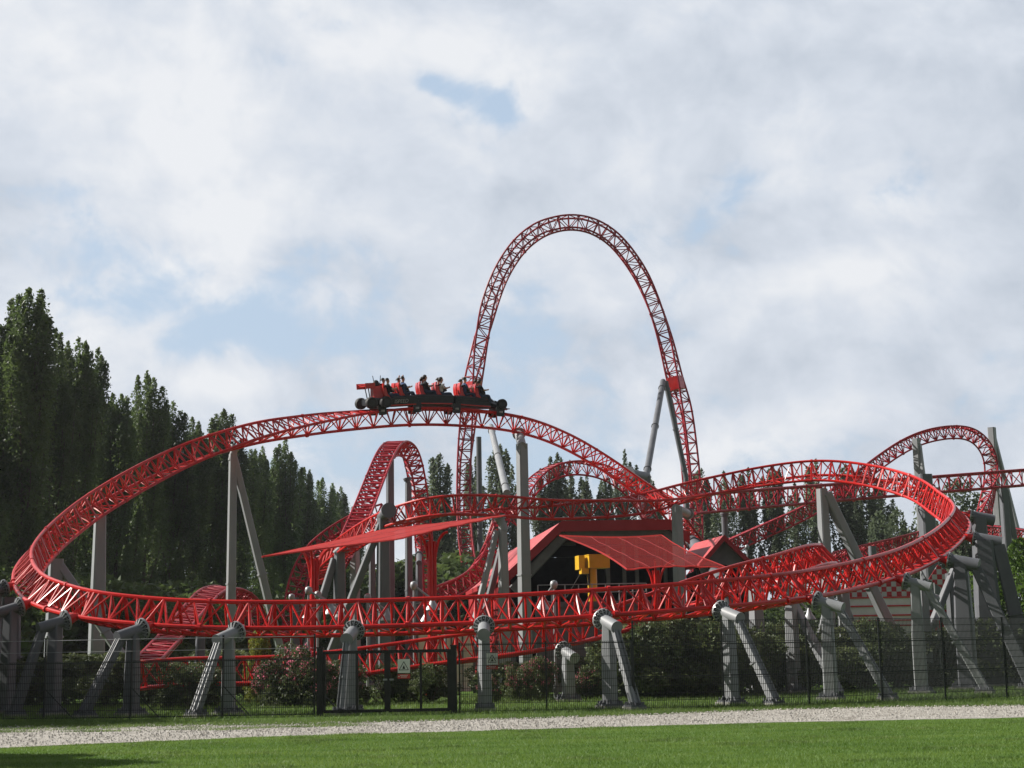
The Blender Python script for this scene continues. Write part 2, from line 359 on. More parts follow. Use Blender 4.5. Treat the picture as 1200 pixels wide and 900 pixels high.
F_ = Track([(600,605,107,0),(610,585,108,0),(622,565,109,0),(637,551,110,0),(657,542.5,111,0),(682,541,112,0),(710,548,113.5,0),(737,566,115,0),(757,592,116,0),(772,630,117,0)], gauge=1.1, h=0.95)
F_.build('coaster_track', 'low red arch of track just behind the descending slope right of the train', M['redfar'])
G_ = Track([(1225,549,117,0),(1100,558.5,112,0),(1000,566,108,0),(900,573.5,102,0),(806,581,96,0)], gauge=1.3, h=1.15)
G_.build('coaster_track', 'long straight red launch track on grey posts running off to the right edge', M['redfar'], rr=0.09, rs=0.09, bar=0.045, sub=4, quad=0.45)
v = (-0.15, -1, 0)
H_ = Track([(826,645,115,(0.2,-1,0)),(880,621,118,(0.2,-1,0)),(940,594,121,(.1,-1,0)),(985,567,124,v),(1020,541,127,v),(1048,521.5,129,v),(1074,508.5,130,v),(1102,501.5,131,v),(1128,500.5,132,v),(1148,508,133,v),
 (1162,524,133.5,v),(1168,543,134,v),(1168,560,134,(-.3,-1,0)),(1163,583,133,(-.6,-1,0)),(1155,606,131,(-.8,-.8,0))], gauge=1.2, h=1.0)
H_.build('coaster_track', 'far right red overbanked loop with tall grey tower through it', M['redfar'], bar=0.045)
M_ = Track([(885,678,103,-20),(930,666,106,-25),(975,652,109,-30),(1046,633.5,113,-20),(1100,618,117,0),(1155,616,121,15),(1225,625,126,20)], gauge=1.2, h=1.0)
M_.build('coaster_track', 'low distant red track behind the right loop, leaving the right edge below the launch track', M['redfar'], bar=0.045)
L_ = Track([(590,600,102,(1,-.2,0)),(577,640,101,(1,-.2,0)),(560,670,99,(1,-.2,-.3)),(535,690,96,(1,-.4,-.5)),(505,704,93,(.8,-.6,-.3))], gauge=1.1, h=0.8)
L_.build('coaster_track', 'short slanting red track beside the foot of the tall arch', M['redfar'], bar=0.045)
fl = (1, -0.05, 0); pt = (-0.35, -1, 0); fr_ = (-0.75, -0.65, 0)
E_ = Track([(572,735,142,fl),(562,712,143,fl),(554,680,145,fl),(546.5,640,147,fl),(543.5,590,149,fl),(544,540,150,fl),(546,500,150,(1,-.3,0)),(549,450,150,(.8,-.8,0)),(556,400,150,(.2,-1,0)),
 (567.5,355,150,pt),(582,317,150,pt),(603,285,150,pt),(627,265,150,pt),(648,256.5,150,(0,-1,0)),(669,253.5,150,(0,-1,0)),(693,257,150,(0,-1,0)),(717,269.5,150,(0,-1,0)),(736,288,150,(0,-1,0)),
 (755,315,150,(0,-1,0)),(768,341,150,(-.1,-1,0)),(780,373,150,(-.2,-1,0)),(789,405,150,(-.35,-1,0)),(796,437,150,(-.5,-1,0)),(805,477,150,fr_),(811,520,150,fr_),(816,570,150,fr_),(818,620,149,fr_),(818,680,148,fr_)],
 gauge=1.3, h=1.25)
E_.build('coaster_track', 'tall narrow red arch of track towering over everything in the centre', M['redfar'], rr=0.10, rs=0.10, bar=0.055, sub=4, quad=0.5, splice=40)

# solid red junction plates on the tall arch, seen at the train and at the support joint
# ------------------------------------------------------------------ supports
def base_plate(mb, p, w, ang=0.0):
    rot = Matrix.Rotation(ang, 3, 'Z')
    mb.box((p[0], p[1], 0.05), (w*1.8, w*1.8, 0.10), rot, 1)
    mb.box((p[0], p[1], 0.125), (w*1.6, w*1.6, 0.05), rot)
    for k in range(4):
        a = ang + k*math.pi/2; d = Vector((math.cos(a), math.sin(a), 0))
        for s_ in (-0.3, 0.3):
            c = Vector((p[0], p[1], 0)) + d*(w*0.58) + Vector((-d.y, d.x, 0))*(w*s_)
            q0 = c + Vector((0, 0, .15)); mb.prism([q0, q0 + d*w*0.28, q0 + Vector((0, 0, w*0.36))], Vector((-d.y, d.x, 0))*0.02)
            b = Vector((p[0], p[1], .15)) + d*(w*0.72) + Vector((-d.y, d.x, 0))*(w*s_*1.9)
            mb.tube(b, b + Vector((0, 0, 0.09)), 0.028, n=6)

def front_support(tr, u, v, label, lean=1.1, w=0.46, mat='grey', lo=0, hi=None, group='supports of the front curve', drop=0.30, brace=True, tubelen=0.95, spread=0.0, tr_=0.185, turn=0, dxp=None):
    i = tr.near_spine(u, v, lo, hi); sp = tr.spine(i); O = -tr.N[i]; T = tr.T[i]
    oh = Vector((O.x, O.y, 0)).normalized()
    if dxp is not None: q_ = max(-.97, min(.97, dxp*sp.y/F/tubelen)); oh = Vector((q_, -math.sqrt(1-q_*q_), 0))
    D = (oh - Vector((0, 0, drop))).normalized()
    ring = sp + O*0.16 + D*0.18; end = ring + D*tubelen
    colp = ring + D*(tubelen*0.40); ang = math.atan2(oh.y, oh.x)
    base = Vector((colp.x, colp.y, 0)); cref = Matrix.Rotation(R(turn), 3, 'Z') @ oh
    t = thing('track_support', label, 'steel support', base, group)
    mb = MB(); mb.tube(sp - D*0.02, ring - D*0.03, 0.12, 0.2, n=12); mb.tube(ring - D*0.05, ring, 0.27, n=18)
    for k in (-1, 1): mb.tube(tr.rail(i, 1), sp + T*(0.25*k), 0.05, n=6)
    smooth_by_angle(mb.build('flange_stub', M['red'], t))
    mb = MB(); mb.tube(ring - D*0.01, ring + D*0.05, 0.33, n=22)
    mb.build('flange_disc', M['galv'], t)
    mb = MB(); mb.tube(ring + D*0.052, ring + D*0.075, 0.30, n=20); mb.build('dark_gap_disc', M['black'], t)  # black disc added to darken the gaps between the flange fins
    mb = MB(); mb.tube(ring + D*0.07, ring + D*0.08, 0.2, n=18)
    a = D.cross(Vector((0, 0, 1))).normalized(); b_ = D.cross(a)
    for k in range(14):
        q = 2*math.pi*k/14; e = a*math.cos(q) + b_*math.sin(q); f = D.cross(e)
        c = ring + D*0.05 + e*0.19
        mb.prism([c - D*.01, c + e*0.13 - D*.01, c + e*0.13 + D*.05, c + D*0.13], f*0.03)
        bb = ring + D*0.05 + e*0.25 + f*0.065; mb.tube(bb, bb + D*0.05, 0.025, n=6)
    smooth_by_angle(mb.build('bolted_flange', M['galv'], t))
    mb = MB(); mb.tube(ring + D*0.05, end, tr_, n=18); mb.tube(end, end + D*0.02, tr_*1.05, n=18)
    smooth_by_angle(mb.build('head_tube', M[mat], t))
    mb = MB()
    top = Vector((colp.x, colp.y, colp.z - 0.02))
    mb.beam(Vector((base.x, base.y, 0.15)), Vector((base.x, base.y, top.z*0.55)), w*0.95, w, w*0.92, w*0.95, ref=cref)
    mb.beam(Vector((base.x, base.y, top.z*0.55)), top, w*0.9, w*0.93, w*0.74, w*0.7, ref=cref)
    smooth_by_angle(mb.build('column', M[mat], t), 20)
    mb = MB(); base_plate(mb, base, w, ang); mb.build('base_plate', [M['greyd'], M['conc']], t)
    if brace:
        bb = base + oh*(lean) + T*(spread); b0 = end - D*0.12 - Vector((0, 0, 0.12))
        mb = MB(); mb.beam(bb + Vector((0, 0, .15)), b0, w*0.66, w*0.6, w*0.50, w*0.46, ref=cref)
        ax = (b0-bb).normalized(); sd = ax.cross(oh).normalized(); nn = sd.cross(ax)
        if nn.z < 0: nn = -nn
        for k in (-1, 1):   # raised edge plates and a joint collar on the brace
            mb.beam(bb + Vector((0, 0, .15)) + sd*(k*w*0.31) + nn*(w*0.28), b0 + sd*(k*w*0.24) + nn*(w*0.22), 0.03, 0.09, ref=nn)
        mid = bb.lerp(b0, 0.5); mb.beam(mid - ax*0.03, mid + ax*0.03, w*0.74, w*0.68, ref=cref)
        mb.build('brace', M[mat], t)
        mb = MB(); base_plate(mb, bb, w*0.75, ang); mb.build('brace_foot', [M['greyd'], M['conc']], t)
    return t
g2 = dict(lo=0)
fi = A.near(100, 700); re = A.near(1110, 600, fi)
for (u, v, ln, w, dxp, lab) in [
    (13, 688, 1.4, 0.46, -22, 'shaded grey support pointing left at the outermost bend of the left turn'),
    (38, 703, 1.3, 0.44, -26, 'second shaded grey support round the left bend, tube pointing left-down'),
    (93, 716, 1.2, 0.42, -27, 'shaded grey support left of the first full column, narrow brace to the left'),
    (178, 724, 1.6, 0.42, -24, 'grey support in front of the small red hump, brace leaning left'),
    (289, 727, 1.4, 0.40, -18, 'grey support just left of the yellow-green bush, brace leaning slightly left'),
    (421, 728, 1.1, 0.39, -5, 'grey support standing inside the black gate'),
    (563, 724, 0.0, 0.35, 0, 'straight slim grey support right of the black gate, without a brace'),
    (705, 718, 1.5, 0.39, 15, 'pale grey support below the yellow crane, short brace leaning right'),
    (832, 708, 1.9, 0.40, 19, 'sunlit grey support right of the big dark bush, brace leaning right'),
    (947, 698, 1.9, 0.42, 28, 'sunlit grey support with a thick pipe head, long brace, left of the chequered wall'),
    (1052, 679, 2.2, 0.46, 27, 'sunlit grey support right of the chequered wall with a long brace')]:
    front_support(A, u, v, lab, lean=ln, w=w, lo=A.near(50, 625), hi=re+8, brace=ln > 0, mat='greyd' if u < 200 else 'grey', turn=8 if u > 760 else 30, dxp=dxp)  # leftmost supports get the darker grey as painted-in tree shade
for (u, v, ln, w, lab) in [
    (1105, 661, 2.3, .72, 'wide grey support with pipe head under the right end of the loop'),
    (1137, 634, 1.5, 1.05, 'massive dark grey slab support at the rightmost bend, lower pipe head'),
    (1132, 597, 0, .85, 'tall dark grey support behind the rightmost bend, topmost pipe head')]:
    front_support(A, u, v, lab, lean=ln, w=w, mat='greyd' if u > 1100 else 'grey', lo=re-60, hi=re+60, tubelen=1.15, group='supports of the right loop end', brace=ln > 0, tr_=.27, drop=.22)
ci = C_.near(650, 740)
front_support(C_, 657, 745, 'short grey support behind the fence among pink oleanders', lean=0, w=.42, brace=False, group='supports of the low track')
front_support(C_, 905, 668, 'grey support under the low track, in shade left of the sunlit pipe head', lean=0, w=.45, brace=False, group='supports of the low track')

def column(u, vt, Y, label, wpx=14, ut=None, ang=30, mat='grey', braces=(), head=None, vb=None, taper=0.8, group='columns behind the front track', shape='box'):
    """free column seen in pixel column u at distance Y whose top is at pixel (ut, vt)"""
    w = wpx*Y/F/1.3; top = P(ut if ut is not None else u, vt, Y); b = at(u, Y, 0)
    b = Vector((top.x + (b.x-top.x)*0.0, top.y, 0)) if ut is None else b
    t = thing('track_support', label, 'steel support', b, group); rot = Matrix.Rotation(R(ang), 3, 'Z'); ref = rot @ Vector((0, 1, 0))
    mb = MB()
    if shape == 'box':
        mid = b.lerp(top, 0.45)
        mb.beam(b + Vector((0, 0, .15)), mid, w, w, w*0.95, w*0.95, ref=ref); mb.beam(mid, top, w*0.95, w*0.95, w*taper, w*taper, ref=ref)
        mb.beam(mid - Vector((0, 0, .04)), mid + Vector((0, 0, .04)), w*1.08, w*1.08, ref=ref)
    else:
        mb.tube(b + Vector((0, 0, .15)), top, w*0.5, w*0.45, n=14)
        for q in (0.35, 0.7): c = b.lerp(top, q); mb.tube(c - Vector((0, 0, .05)), c + Vector((0, 0, .05)), w*0.62, n=14)
    smooth_by_angle(mb.build('column', M[mat], t), 25)
    mb = MB(); base_plate(mb, b, w, R(ang)); mb.build('base_plate', [M['greyd'], M['conc']], t)
    if head:   # a short inclined tube with a flange that reaches the track
        p = P(head[0], head[1], head[2]); d = (p-top).normalized()
        mb = MB(); mb.tube(top - d*0.25 - Vector((0, 0, .1)), p - d*0.1, w*0.42, n=14); mb.tube(p - d*0.12, p, w*0.62, n=16)
        mb.tube(p - d*0.2, p - d*0.16, w*0.58, n=16)
        smooth_by_angle(mb.build('head_tube', M[mat], t))
    for (u0_, v0_, Y0, u1_, Y1, wp) in braces:
        p0 = P(u0_, v0_, Y0); p1 = at(u1_, Y1, 0.0); wb = wp*Y0/F
        mb = MB(); mb.beam(p1, p0, wb, wb*0.9, wb*0.85, wb*0.75, ref=ref)
        c = p1.lerp(p0, .5); ax = (p0-p1).normalized(); mb.beam(c - ax*.04, c + ax*.04, wb*1.15, wb*1.05, ref=ref)
        mb.build('brace', M[mat], t)
    return t
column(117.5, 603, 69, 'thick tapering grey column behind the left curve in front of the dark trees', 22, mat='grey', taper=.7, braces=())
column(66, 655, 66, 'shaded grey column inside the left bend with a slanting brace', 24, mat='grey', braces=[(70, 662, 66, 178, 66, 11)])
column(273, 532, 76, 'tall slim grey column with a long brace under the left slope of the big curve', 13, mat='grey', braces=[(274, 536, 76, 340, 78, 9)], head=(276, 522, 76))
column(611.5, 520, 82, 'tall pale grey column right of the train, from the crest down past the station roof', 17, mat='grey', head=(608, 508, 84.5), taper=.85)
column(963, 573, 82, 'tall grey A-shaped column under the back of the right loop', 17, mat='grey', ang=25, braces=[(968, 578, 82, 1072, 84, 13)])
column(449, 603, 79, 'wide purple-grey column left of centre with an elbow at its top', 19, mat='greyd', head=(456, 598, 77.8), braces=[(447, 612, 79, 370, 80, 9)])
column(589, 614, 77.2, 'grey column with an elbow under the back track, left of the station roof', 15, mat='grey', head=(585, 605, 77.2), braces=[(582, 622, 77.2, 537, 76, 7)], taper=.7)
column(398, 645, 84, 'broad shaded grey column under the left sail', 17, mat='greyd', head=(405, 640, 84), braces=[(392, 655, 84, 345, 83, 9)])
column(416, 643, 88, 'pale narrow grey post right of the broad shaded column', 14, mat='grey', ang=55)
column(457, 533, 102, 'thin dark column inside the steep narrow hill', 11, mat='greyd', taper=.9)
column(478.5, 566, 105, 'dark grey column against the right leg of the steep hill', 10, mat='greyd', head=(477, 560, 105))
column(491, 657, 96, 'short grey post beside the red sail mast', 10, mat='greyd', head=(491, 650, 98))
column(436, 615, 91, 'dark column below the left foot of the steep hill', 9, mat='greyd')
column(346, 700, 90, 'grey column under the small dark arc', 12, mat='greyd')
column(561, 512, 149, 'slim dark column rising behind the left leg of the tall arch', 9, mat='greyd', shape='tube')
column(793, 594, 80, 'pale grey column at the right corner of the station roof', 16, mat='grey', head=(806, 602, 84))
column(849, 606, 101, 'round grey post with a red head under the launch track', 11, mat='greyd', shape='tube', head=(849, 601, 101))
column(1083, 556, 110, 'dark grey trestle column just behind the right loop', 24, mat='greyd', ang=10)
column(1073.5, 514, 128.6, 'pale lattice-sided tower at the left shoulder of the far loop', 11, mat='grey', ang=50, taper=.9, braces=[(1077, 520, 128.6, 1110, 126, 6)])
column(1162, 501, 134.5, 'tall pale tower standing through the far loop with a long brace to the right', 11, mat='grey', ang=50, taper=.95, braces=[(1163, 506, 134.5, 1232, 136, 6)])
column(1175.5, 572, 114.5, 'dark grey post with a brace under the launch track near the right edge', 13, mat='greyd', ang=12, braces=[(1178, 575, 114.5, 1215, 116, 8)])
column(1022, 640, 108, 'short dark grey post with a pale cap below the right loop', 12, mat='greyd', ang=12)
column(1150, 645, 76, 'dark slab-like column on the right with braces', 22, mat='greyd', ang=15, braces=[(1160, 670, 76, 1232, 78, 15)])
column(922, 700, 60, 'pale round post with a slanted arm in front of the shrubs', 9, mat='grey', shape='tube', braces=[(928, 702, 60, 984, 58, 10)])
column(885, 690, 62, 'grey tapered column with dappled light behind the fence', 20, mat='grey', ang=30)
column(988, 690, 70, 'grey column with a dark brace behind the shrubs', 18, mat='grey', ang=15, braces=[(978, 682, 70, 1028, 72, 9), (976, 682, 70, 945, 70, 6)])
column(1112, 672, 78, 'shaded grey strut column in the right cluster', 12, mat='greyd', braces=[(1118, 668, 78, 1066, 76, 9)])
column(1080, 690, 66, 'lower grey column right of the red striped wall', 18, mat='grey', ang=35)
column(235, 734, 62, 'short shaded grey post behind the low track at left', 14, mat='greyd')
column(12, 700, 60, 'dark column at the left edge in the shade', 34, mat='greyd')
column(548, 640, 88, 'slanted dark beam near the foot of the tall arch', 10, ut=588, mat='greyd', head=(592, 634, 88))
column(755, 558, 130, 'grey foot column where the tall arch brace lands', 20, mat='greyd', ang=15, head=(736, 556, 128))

# the tall arch's tube braces
def strut(name, label, pts, r, mat='greyd', group='tube braces of the tall arch'):
    t = thing(name, label, 'steel brace', (pts[0].x, pts[0].y, 0), group)
    mb = MB()
    for a, b_ in zip(pts[:-1], pts[1:]): mb.tube(a, b_, r, n=14)
    smooth_by_angle(mb.build('brace_tube', M[mat], t))
    mb = MB()
    for a, b_ in zip(pts[:-1], pts[1:]):
        d = (b_-a).normalized()
        for q in (0.08, 0.5, 0.92): c = a.lerp(b_, q); mb.tube(c - d*.06, c + d*.06, r*1.22, n=14)
    smooth_by_angle(mb.build('flange', M[mat], t))
    return t
strut('support_brace', 'dark tube brace leaning from the foot column to the right leg of the arch', [P(757, 560, 131), P(777, 447, 149)], .29)
strut('support_brace', 'dark tube close beside the right leg of the tall arch', [P(806, 640, 149), P(804, 560, 149), P(780, 447, 149)], .26)
strut('support_brace', 'pale tube brace running down to the right from the left leg, under the train', [P(575, 500, 148), P(594, 578, 120)], .30, 'grey')
strut('support_brace', 'thick dark tube leaning from the station corner up to the end of the slope', [at(880, 78, 0), P(850, 688, 79), P(811, 634, 95)], .36, 'greyd')
# junction collar
t = thing('junction_collar', 'solid red joint box high on the right leg of the tall arch', 'track joint', P(789, 450, 150))
mb = MB(); i = E_.near(797, 446); 
mb.beam(E_.C[i-2] - E_.N[i]*0.6, E_.C[i+3] - E_.N[i]*0.6, 1.45, 1.3, ref=E_.N[i]); mb.build('joint_box', M['red'], t)
t = thing('junction_collar', 'solid red joint box on the left leg of the tall arch beside the train', 'track joint', P(550, 460, 150))
mb = MB(); i = E_.near(550, 458)
mb.beam(E_.C[i-2] - E_.N[i]*0.6, E_.C[i+3] - E_.N[i]*0.6, 1.6, 1.4, ref=E_.N[i]); mb.build('joint_box', M['red'], t)
#--PART2--
# ------------------------------------------------------------------ station building
def station():
    Yf = 86.0; t = thing('station_building', 'big station hall with red sheet roof, grey frame and black opening behind the yellow crane', 'building', at(700, Yf, 0))
    dirn = Vector((-0.123, 1, 0)) * 24
    q = lambda u, v: P(u, v, Yf)
    zb = 0.05
    # outer profile of the front, left eave -> ridge left -> ridge right -> right eave
    O_ = [q(595, 672), q(657.5, 613), q(783, 611), q(806, 628)]
    I_ = [q(601, 690), q(662, 624), q(776, 622), q(798, 640)]
    th = Vector((0, 0, -0.45))
    mb = MB()
    for a, b_ in zip(O_[:-1], O_[1:]):
        f0 = Vector((0, -0.9, 0))
        mb.prism([a+f0, b_+f0, b_+f0+th*.45, a+f0+th*.45], dirn)
    # sheet ribs
    for a, b_ in ((O_[0], O_[1]),):
        nn = (b_-a).cross(dirn).normalized()
        if nn.z < 0: nn = -nn
        for k in range(1, 24):
            c = dirn*(k/24); mb.beam(a + c + nn*0.02, b_ + c + nn*0.02, .05, .05, ref=nn)
    mb.build('roof', M['roof'], t)
    mb = MB()
    for (a, b_) in zip(O_[:-1], O_[1:]):
        f0 = Vector((0, -1.0, 0)); mb.prism([a+f0+Vector((0,0,.04)), b_+f0+Vector((0,0,.04)), b_+f0+Vector((0,0,-.55)), a+f0+Vector((0,0,-.55))], Vector((0, .09, 0)))
    e0 = O_[0] + Vector((0, -.9, -.2)); mb.beam(e0, e0 + dirn, .35, .3)
    mb.build('fascia', M['fascia'], t)
    mb = MB()   # grey portal frame
    for a, b_ in zip(I_[:-1], I_[1:]):
        mb.beam(a + Vector((0, -.4, -.1)), b_ + Vector((0, -.4, -.1)), .55, .5)
    lo = q(628, 664); lb = Vector((q(600, 700).x, Yf-.4, zb)); 
    mb.beam(q(607, 684), at(645, Yf, 0), .5, .45)
    for u in (600, 799): p = at(u, Yf, 0); mb.beam(p, Vector((p.x, p.y, 4.2 if u < 700 else 6.0)), .5, .5)
    mb.build('portal_frame', M['trim'], t)
    mb = MB()   # left ribbed wall, back wall and inner floor
    p0 = at(600, Yf, 0); hz = q(601, 690).z
    mb.prism([p0, p0 + dirn, p0 + dirn + Vector((0, 0, hz+.5)), p0 + Vector((0, 0, hz+.5))], Vector((-.12, 0, 0)))
    for k in range(12): z = .3 + k*.36; mb.beam(p0 + Vector((-.16, 0, z)), p0 + dirn + Vector((-.16, 0, z)), .08, .1)
    mb.build('side_wall', M['fascia'], t)
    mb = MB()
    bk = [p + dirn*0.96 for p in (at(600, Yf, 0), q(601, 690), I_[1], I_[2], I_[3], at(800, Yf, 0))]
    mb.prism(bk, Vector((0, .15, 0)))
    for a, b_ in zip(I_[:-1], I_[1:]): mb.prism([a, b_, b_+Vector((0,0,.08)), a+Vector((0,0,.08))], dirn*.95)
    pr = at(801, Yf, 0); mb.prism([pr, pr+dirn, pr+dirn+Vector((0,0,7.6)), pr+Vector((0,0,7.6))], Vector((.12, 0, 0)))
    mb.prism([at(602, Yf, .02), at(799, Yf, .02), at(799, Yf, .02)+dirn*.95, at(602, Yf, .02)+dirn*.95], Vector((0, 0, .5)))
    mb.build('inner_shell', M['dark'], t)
    for u in (716, 735, 750, 775, 784):
        mb = MB(); p = at(u, Yf+1.5, .5); mb.beam(p, Vector((p.x, p.y, q(700, 625).z)), .22, .22); mb.build('inner_post', M['trim'], t)
    mb = MB(); c = q(668, 636) + Vector((0, 2, 0)); mb.lathe(c, [(0, .42), (.18, .34), (.36, .1), (.6, .05)]); mb.build('hall_lamp', M['trim'], t, smooth=True)
    # small gable on the right
    Yg = 84.0; t2 = thing('gable_porch', 'small red roofed gable with black arched opening right of the station', 'building', at(846, Yg, 0))
    g = lambda u, v: P(u, v, Yg); d2 = Vector((-0.15, 1, 0))*6
    ap, el, er = g(847, 628), g(818, 662), g(880, 660)
    for nm, mt_, off in (('roof', 'roof', 0), ):
        mb = MB()
        for a, b_ in ((el, ap), (ap, er)): mb.prism([a+Vector((0,-.5,0)), b_+Vector((0,-.5,0)), b_+Vector((0,-.5,-.16)), a+Vector((0,-.5,-.16))], d2)
        mb.build('roof', M['roof'], t2)
    mb = MB()
    for a, b_ in ((el, ap), (ap, er)): mb.prism([a+Vector((0,-.6,.03)), b_+Vector((0,-.6,.03)), b_+Vector((0,-.6,-.3)), a+Vector((0,-.6,-.3))], Vector((0,.09,0)))
    mb.build('fascia', M['fascia'], t2)
    mb = MB(); z = er.z
    # grey front with arched hole built as ring of quads
    outer = []; inner = []
    for k in range(13):
        a = math.pi*k/12; cx = (el.x+er.x)/2; cz = z-1.2
        inner.append(Vector((cx - 1.0*math.cos(a), Yg, cz + 1.15*math.sin(a))))
        x = cx - 1.45*math.cos(a); zz = ap.z - .1 - abs(x-ap.x)*(ap.z-er.z)/abs(er.x-ap.x); outer.append(Vector((x, Yg, min(zz, cz+5))))
    for k in range(12): mb.prism([outer[k], outer[k+1], inner[k+1], inner[k]], Vector((0, .2, 0)))
    for sgn in (-1, 1):
        cx = (el.x+er.x)/2; mb.prism([Vector((cx+sgn*1.0, Yg, 0)), Vector((cx+sgn*1.5, Yg, 0)), Vector((cx+sgn*1.5, Yg, z-.9)), Vector((cx+sgn*1.0, Yg, z-1.2))], Vector((0, .2, 0)))
    mb.build('front_wall', M['trim'], t2)
    mb = MB(); mb.prism([Vector((cx-1.5, Yg+1.5, 0)), Vector((cx+1.5, Yg+1.5, 0)), Vector((cx+1.5, Yg+1.5, z-.2)), Vector((cx, Yg+1.5, ap.z-.4)), Vector((cx-1.5, Yg+1.5, z-.2))], Vector((0, .1, 0)))
    for sgn in (-1, 1): mb.prism([Vector((cx+sgn*1.5, Yg+.2, 0)), Vector((cx+sgn*1.5, Yg+5.5, 0)), Vector((cx+sgn*1.5, Yg+5.5, z-.3)), Vector((cx+sgn*1.5, Yg+.2, z-.3))], Vector((-sgn*.1, 0, 0)))
    mb.build('inner_wall', M['dark'], t2)
station()

# ------------------------------------------------------------------ sails and masts
def sail(corners, sag, mat, name, label, n=18, hyp=None, part=''):
    """corners A,B,C,D; bilinear sheet with inward curved edges and a sewn hem"""
    c = [Vector(x) for x in corners]; cen = sum(c, Vector())/4
    t = thing(name, label, 'shade sail', c[0])
    vs = []; mb = MB()
    for j in range(n+1):
        for i in range(n+1):
            a, b_ = i/n, j/n
            p = c[0]*(1-a)*(1-b_) + c[1]*a*(1-b_) + c[2]*a*b_ + c[3]*(1-a)*b_
            ed = max(4*a*(1-a)*(abs(2*b_-1)**2.0), 4*b_*(1-b_)*(abs(2*a-1)**2.0))
            p = p.lerp(cen, sag*ed)
            p.z += 0.05*math.sin(i*1.9)*math.sin(j*1.3)*0.35
            vs.append(p)
    w = n+1
    fs = [(j*w+i, j*w+i+1, (j+1)*w+i+1, (j+1)*w+i) for j in range(n) for i in range(n)]
    mb.add(vs, fs); o = mb.build('sail_cloth', M[mat], t, smooth=True)
    sol = o.modifiers.new('thickness', 'SOLIDIFY'); sol.thickness = 0.012
    mb = MB()
    e = [vs[i] for i in range(w)] + [vs[j*w+n] for j in range(1, w)] + [vs[n*w+i] for i in range(n-1, -1, -1)] + [vs[j*w] for j in range(n-1, 0, -1)]
    for a, b_ in zip(e, e[1:]+e[:1]): mb.tube(a, b_, .035, n=5, cap=False)
    mb.build('hem', M['sail'], t)
    mb = MB()
    for j in (n//3, 2*n//3):
        for i in range(n): mb.tube(vs[j*w+i]+Vector((0, 0, .012)), vs[j*w+i+1]+Vector((0, 0, .012)), .009, n=4, cap=False)
    for i in (n//4, n//2, 3*n//4):
        for j in range(n): mb.tube(vs[j*w+i]+Vector((0, 0, .012)), vs[(j+1)*w+i]+Vector((0, 0, .012)), .009, n=4, cap=False)
    mb.build('seams', M['fascia'], t)
    return t
def mast(u, Y, top, label, r=.13, reach=0.55):
    p = at(u, Y, 0); t = thing('sail_mast', label, 'mast', p, 'red masts of the shade sails')
    z = top
    mb = MB(); mb.tube(Vector((p.x, p.y, 0)), Vector((p.x, p.y, .05)), r*2.2, n=14)
    for a in (0.3, 2.4, 4.5):
        o_ = Vector((math.cos(a), math.sin(a), 0))*r*.75; mb.tube(p+o_, Vector((p.x, p.y, z-.5))+o_, r*.62, r*.55, n=10)
    for zz in (1.2, 2.6, 4.0): mb.tube((p.x, p.y, zz), (p.x, p.y, zz+.1), r*1.45, n=14)
    smooth_by_angle(mb.build('pole', M['red'], t))
    for k, a in enumerate((0.1, 3.0, 4.6)):
        mb = MB(); d = Vector((math.cos(a), math.sin(a), 0)); prev = Vector((p.x, p.y, z-1.3)) + d*r*.9
        for s_ in range(1, 8):
            q = s_/7; nx = Vector((p.x, p.y, z-1.3)) + d*(r + reach*(1-math.cos(q*math.pi/2))) + Vector((0, 0, 1.2*math.sin(q*math.pi/2)))
            mb.tube(prev, nx, r*.38, n=7, cap=False); prev = nx
        smooth_by_angle(mb.build('branch_arm', M['red'], t))
sail([P(307, 652.5, 62), P(450, 620.5, 72), P(592, 604, 69.5), P(465, 632, 60)], .07, 'sail', 'shade_sail', 'long pointed red shade sail seen nearly edge-on, left of the station')
sail([P(656, 627.5, 66), P(775, 627, 74), P(853, 665.5, 66), P(735, 667.5, 60)], .13, 'sailopen', 'shade_sail', 'see-through red shade sail stretched in front of the station')
mast(367, 66, P(367, 641, 66).z, 'red mast with curved arms under the left tip of the long sail', .16)
mast(507, 67, P(507, 621, 67).z, 'red mast with curved arms under the middle of the long sail', .17)
mast(773, 68, P(773, 655, 68).z, 'red mast with short curved arms under the see-through sail', .14, .7)

# ------------------------------------------------------------------ yellow column hoist
Yc = 70; p = at(697.5, Yc, 0); t = thing('yellow_post', 'yellow pillar with boxy yellow head in front of the black station opening', 'crane', p)
zt = P(697, 665, Yc).z; s_ = Yc/F
mb = MB(); mb.tube(p, Vector((p.x, p.y, zt)), 5.5*s_, n=20); mb.tube(p, p+Vector((0, 0, .06)), 9*s_, n=20); smooth_by_angle(mb.build('pillar', M['yellow'], t))
c = P(699, 658.5, Yc); rot = Matrix.Rotation(R(14), 3, 'Z')
mb = MB(); mb.box(c, (25*s_, 24*s_, 15*s_), rot); mb.box(c+Vector((0, 0, 7.6*s_)), (26*s_, 25*s_, .04), rot); mb.build('head_box', M['yellow'], t)
mb = MB(); mb.box(P(679.5, 659.5, Yc), (7*s_, 16*s_, 16*s_), rot); mb.box(P(684.5, 669.5, Yc-.2), (9*s_, 10*s_, 6*s_), rot); mb.build('side_box', M['yellow'], t)
mb = MB(); mb.tube(P(681, 671, Yc), P(664, 700, Yc), .03, n=6); mb.tube(P(690, 666, Yc-.2), P(690, 686, Yc-.2), .05, n=6); mb.build('cable', M['black'], t)

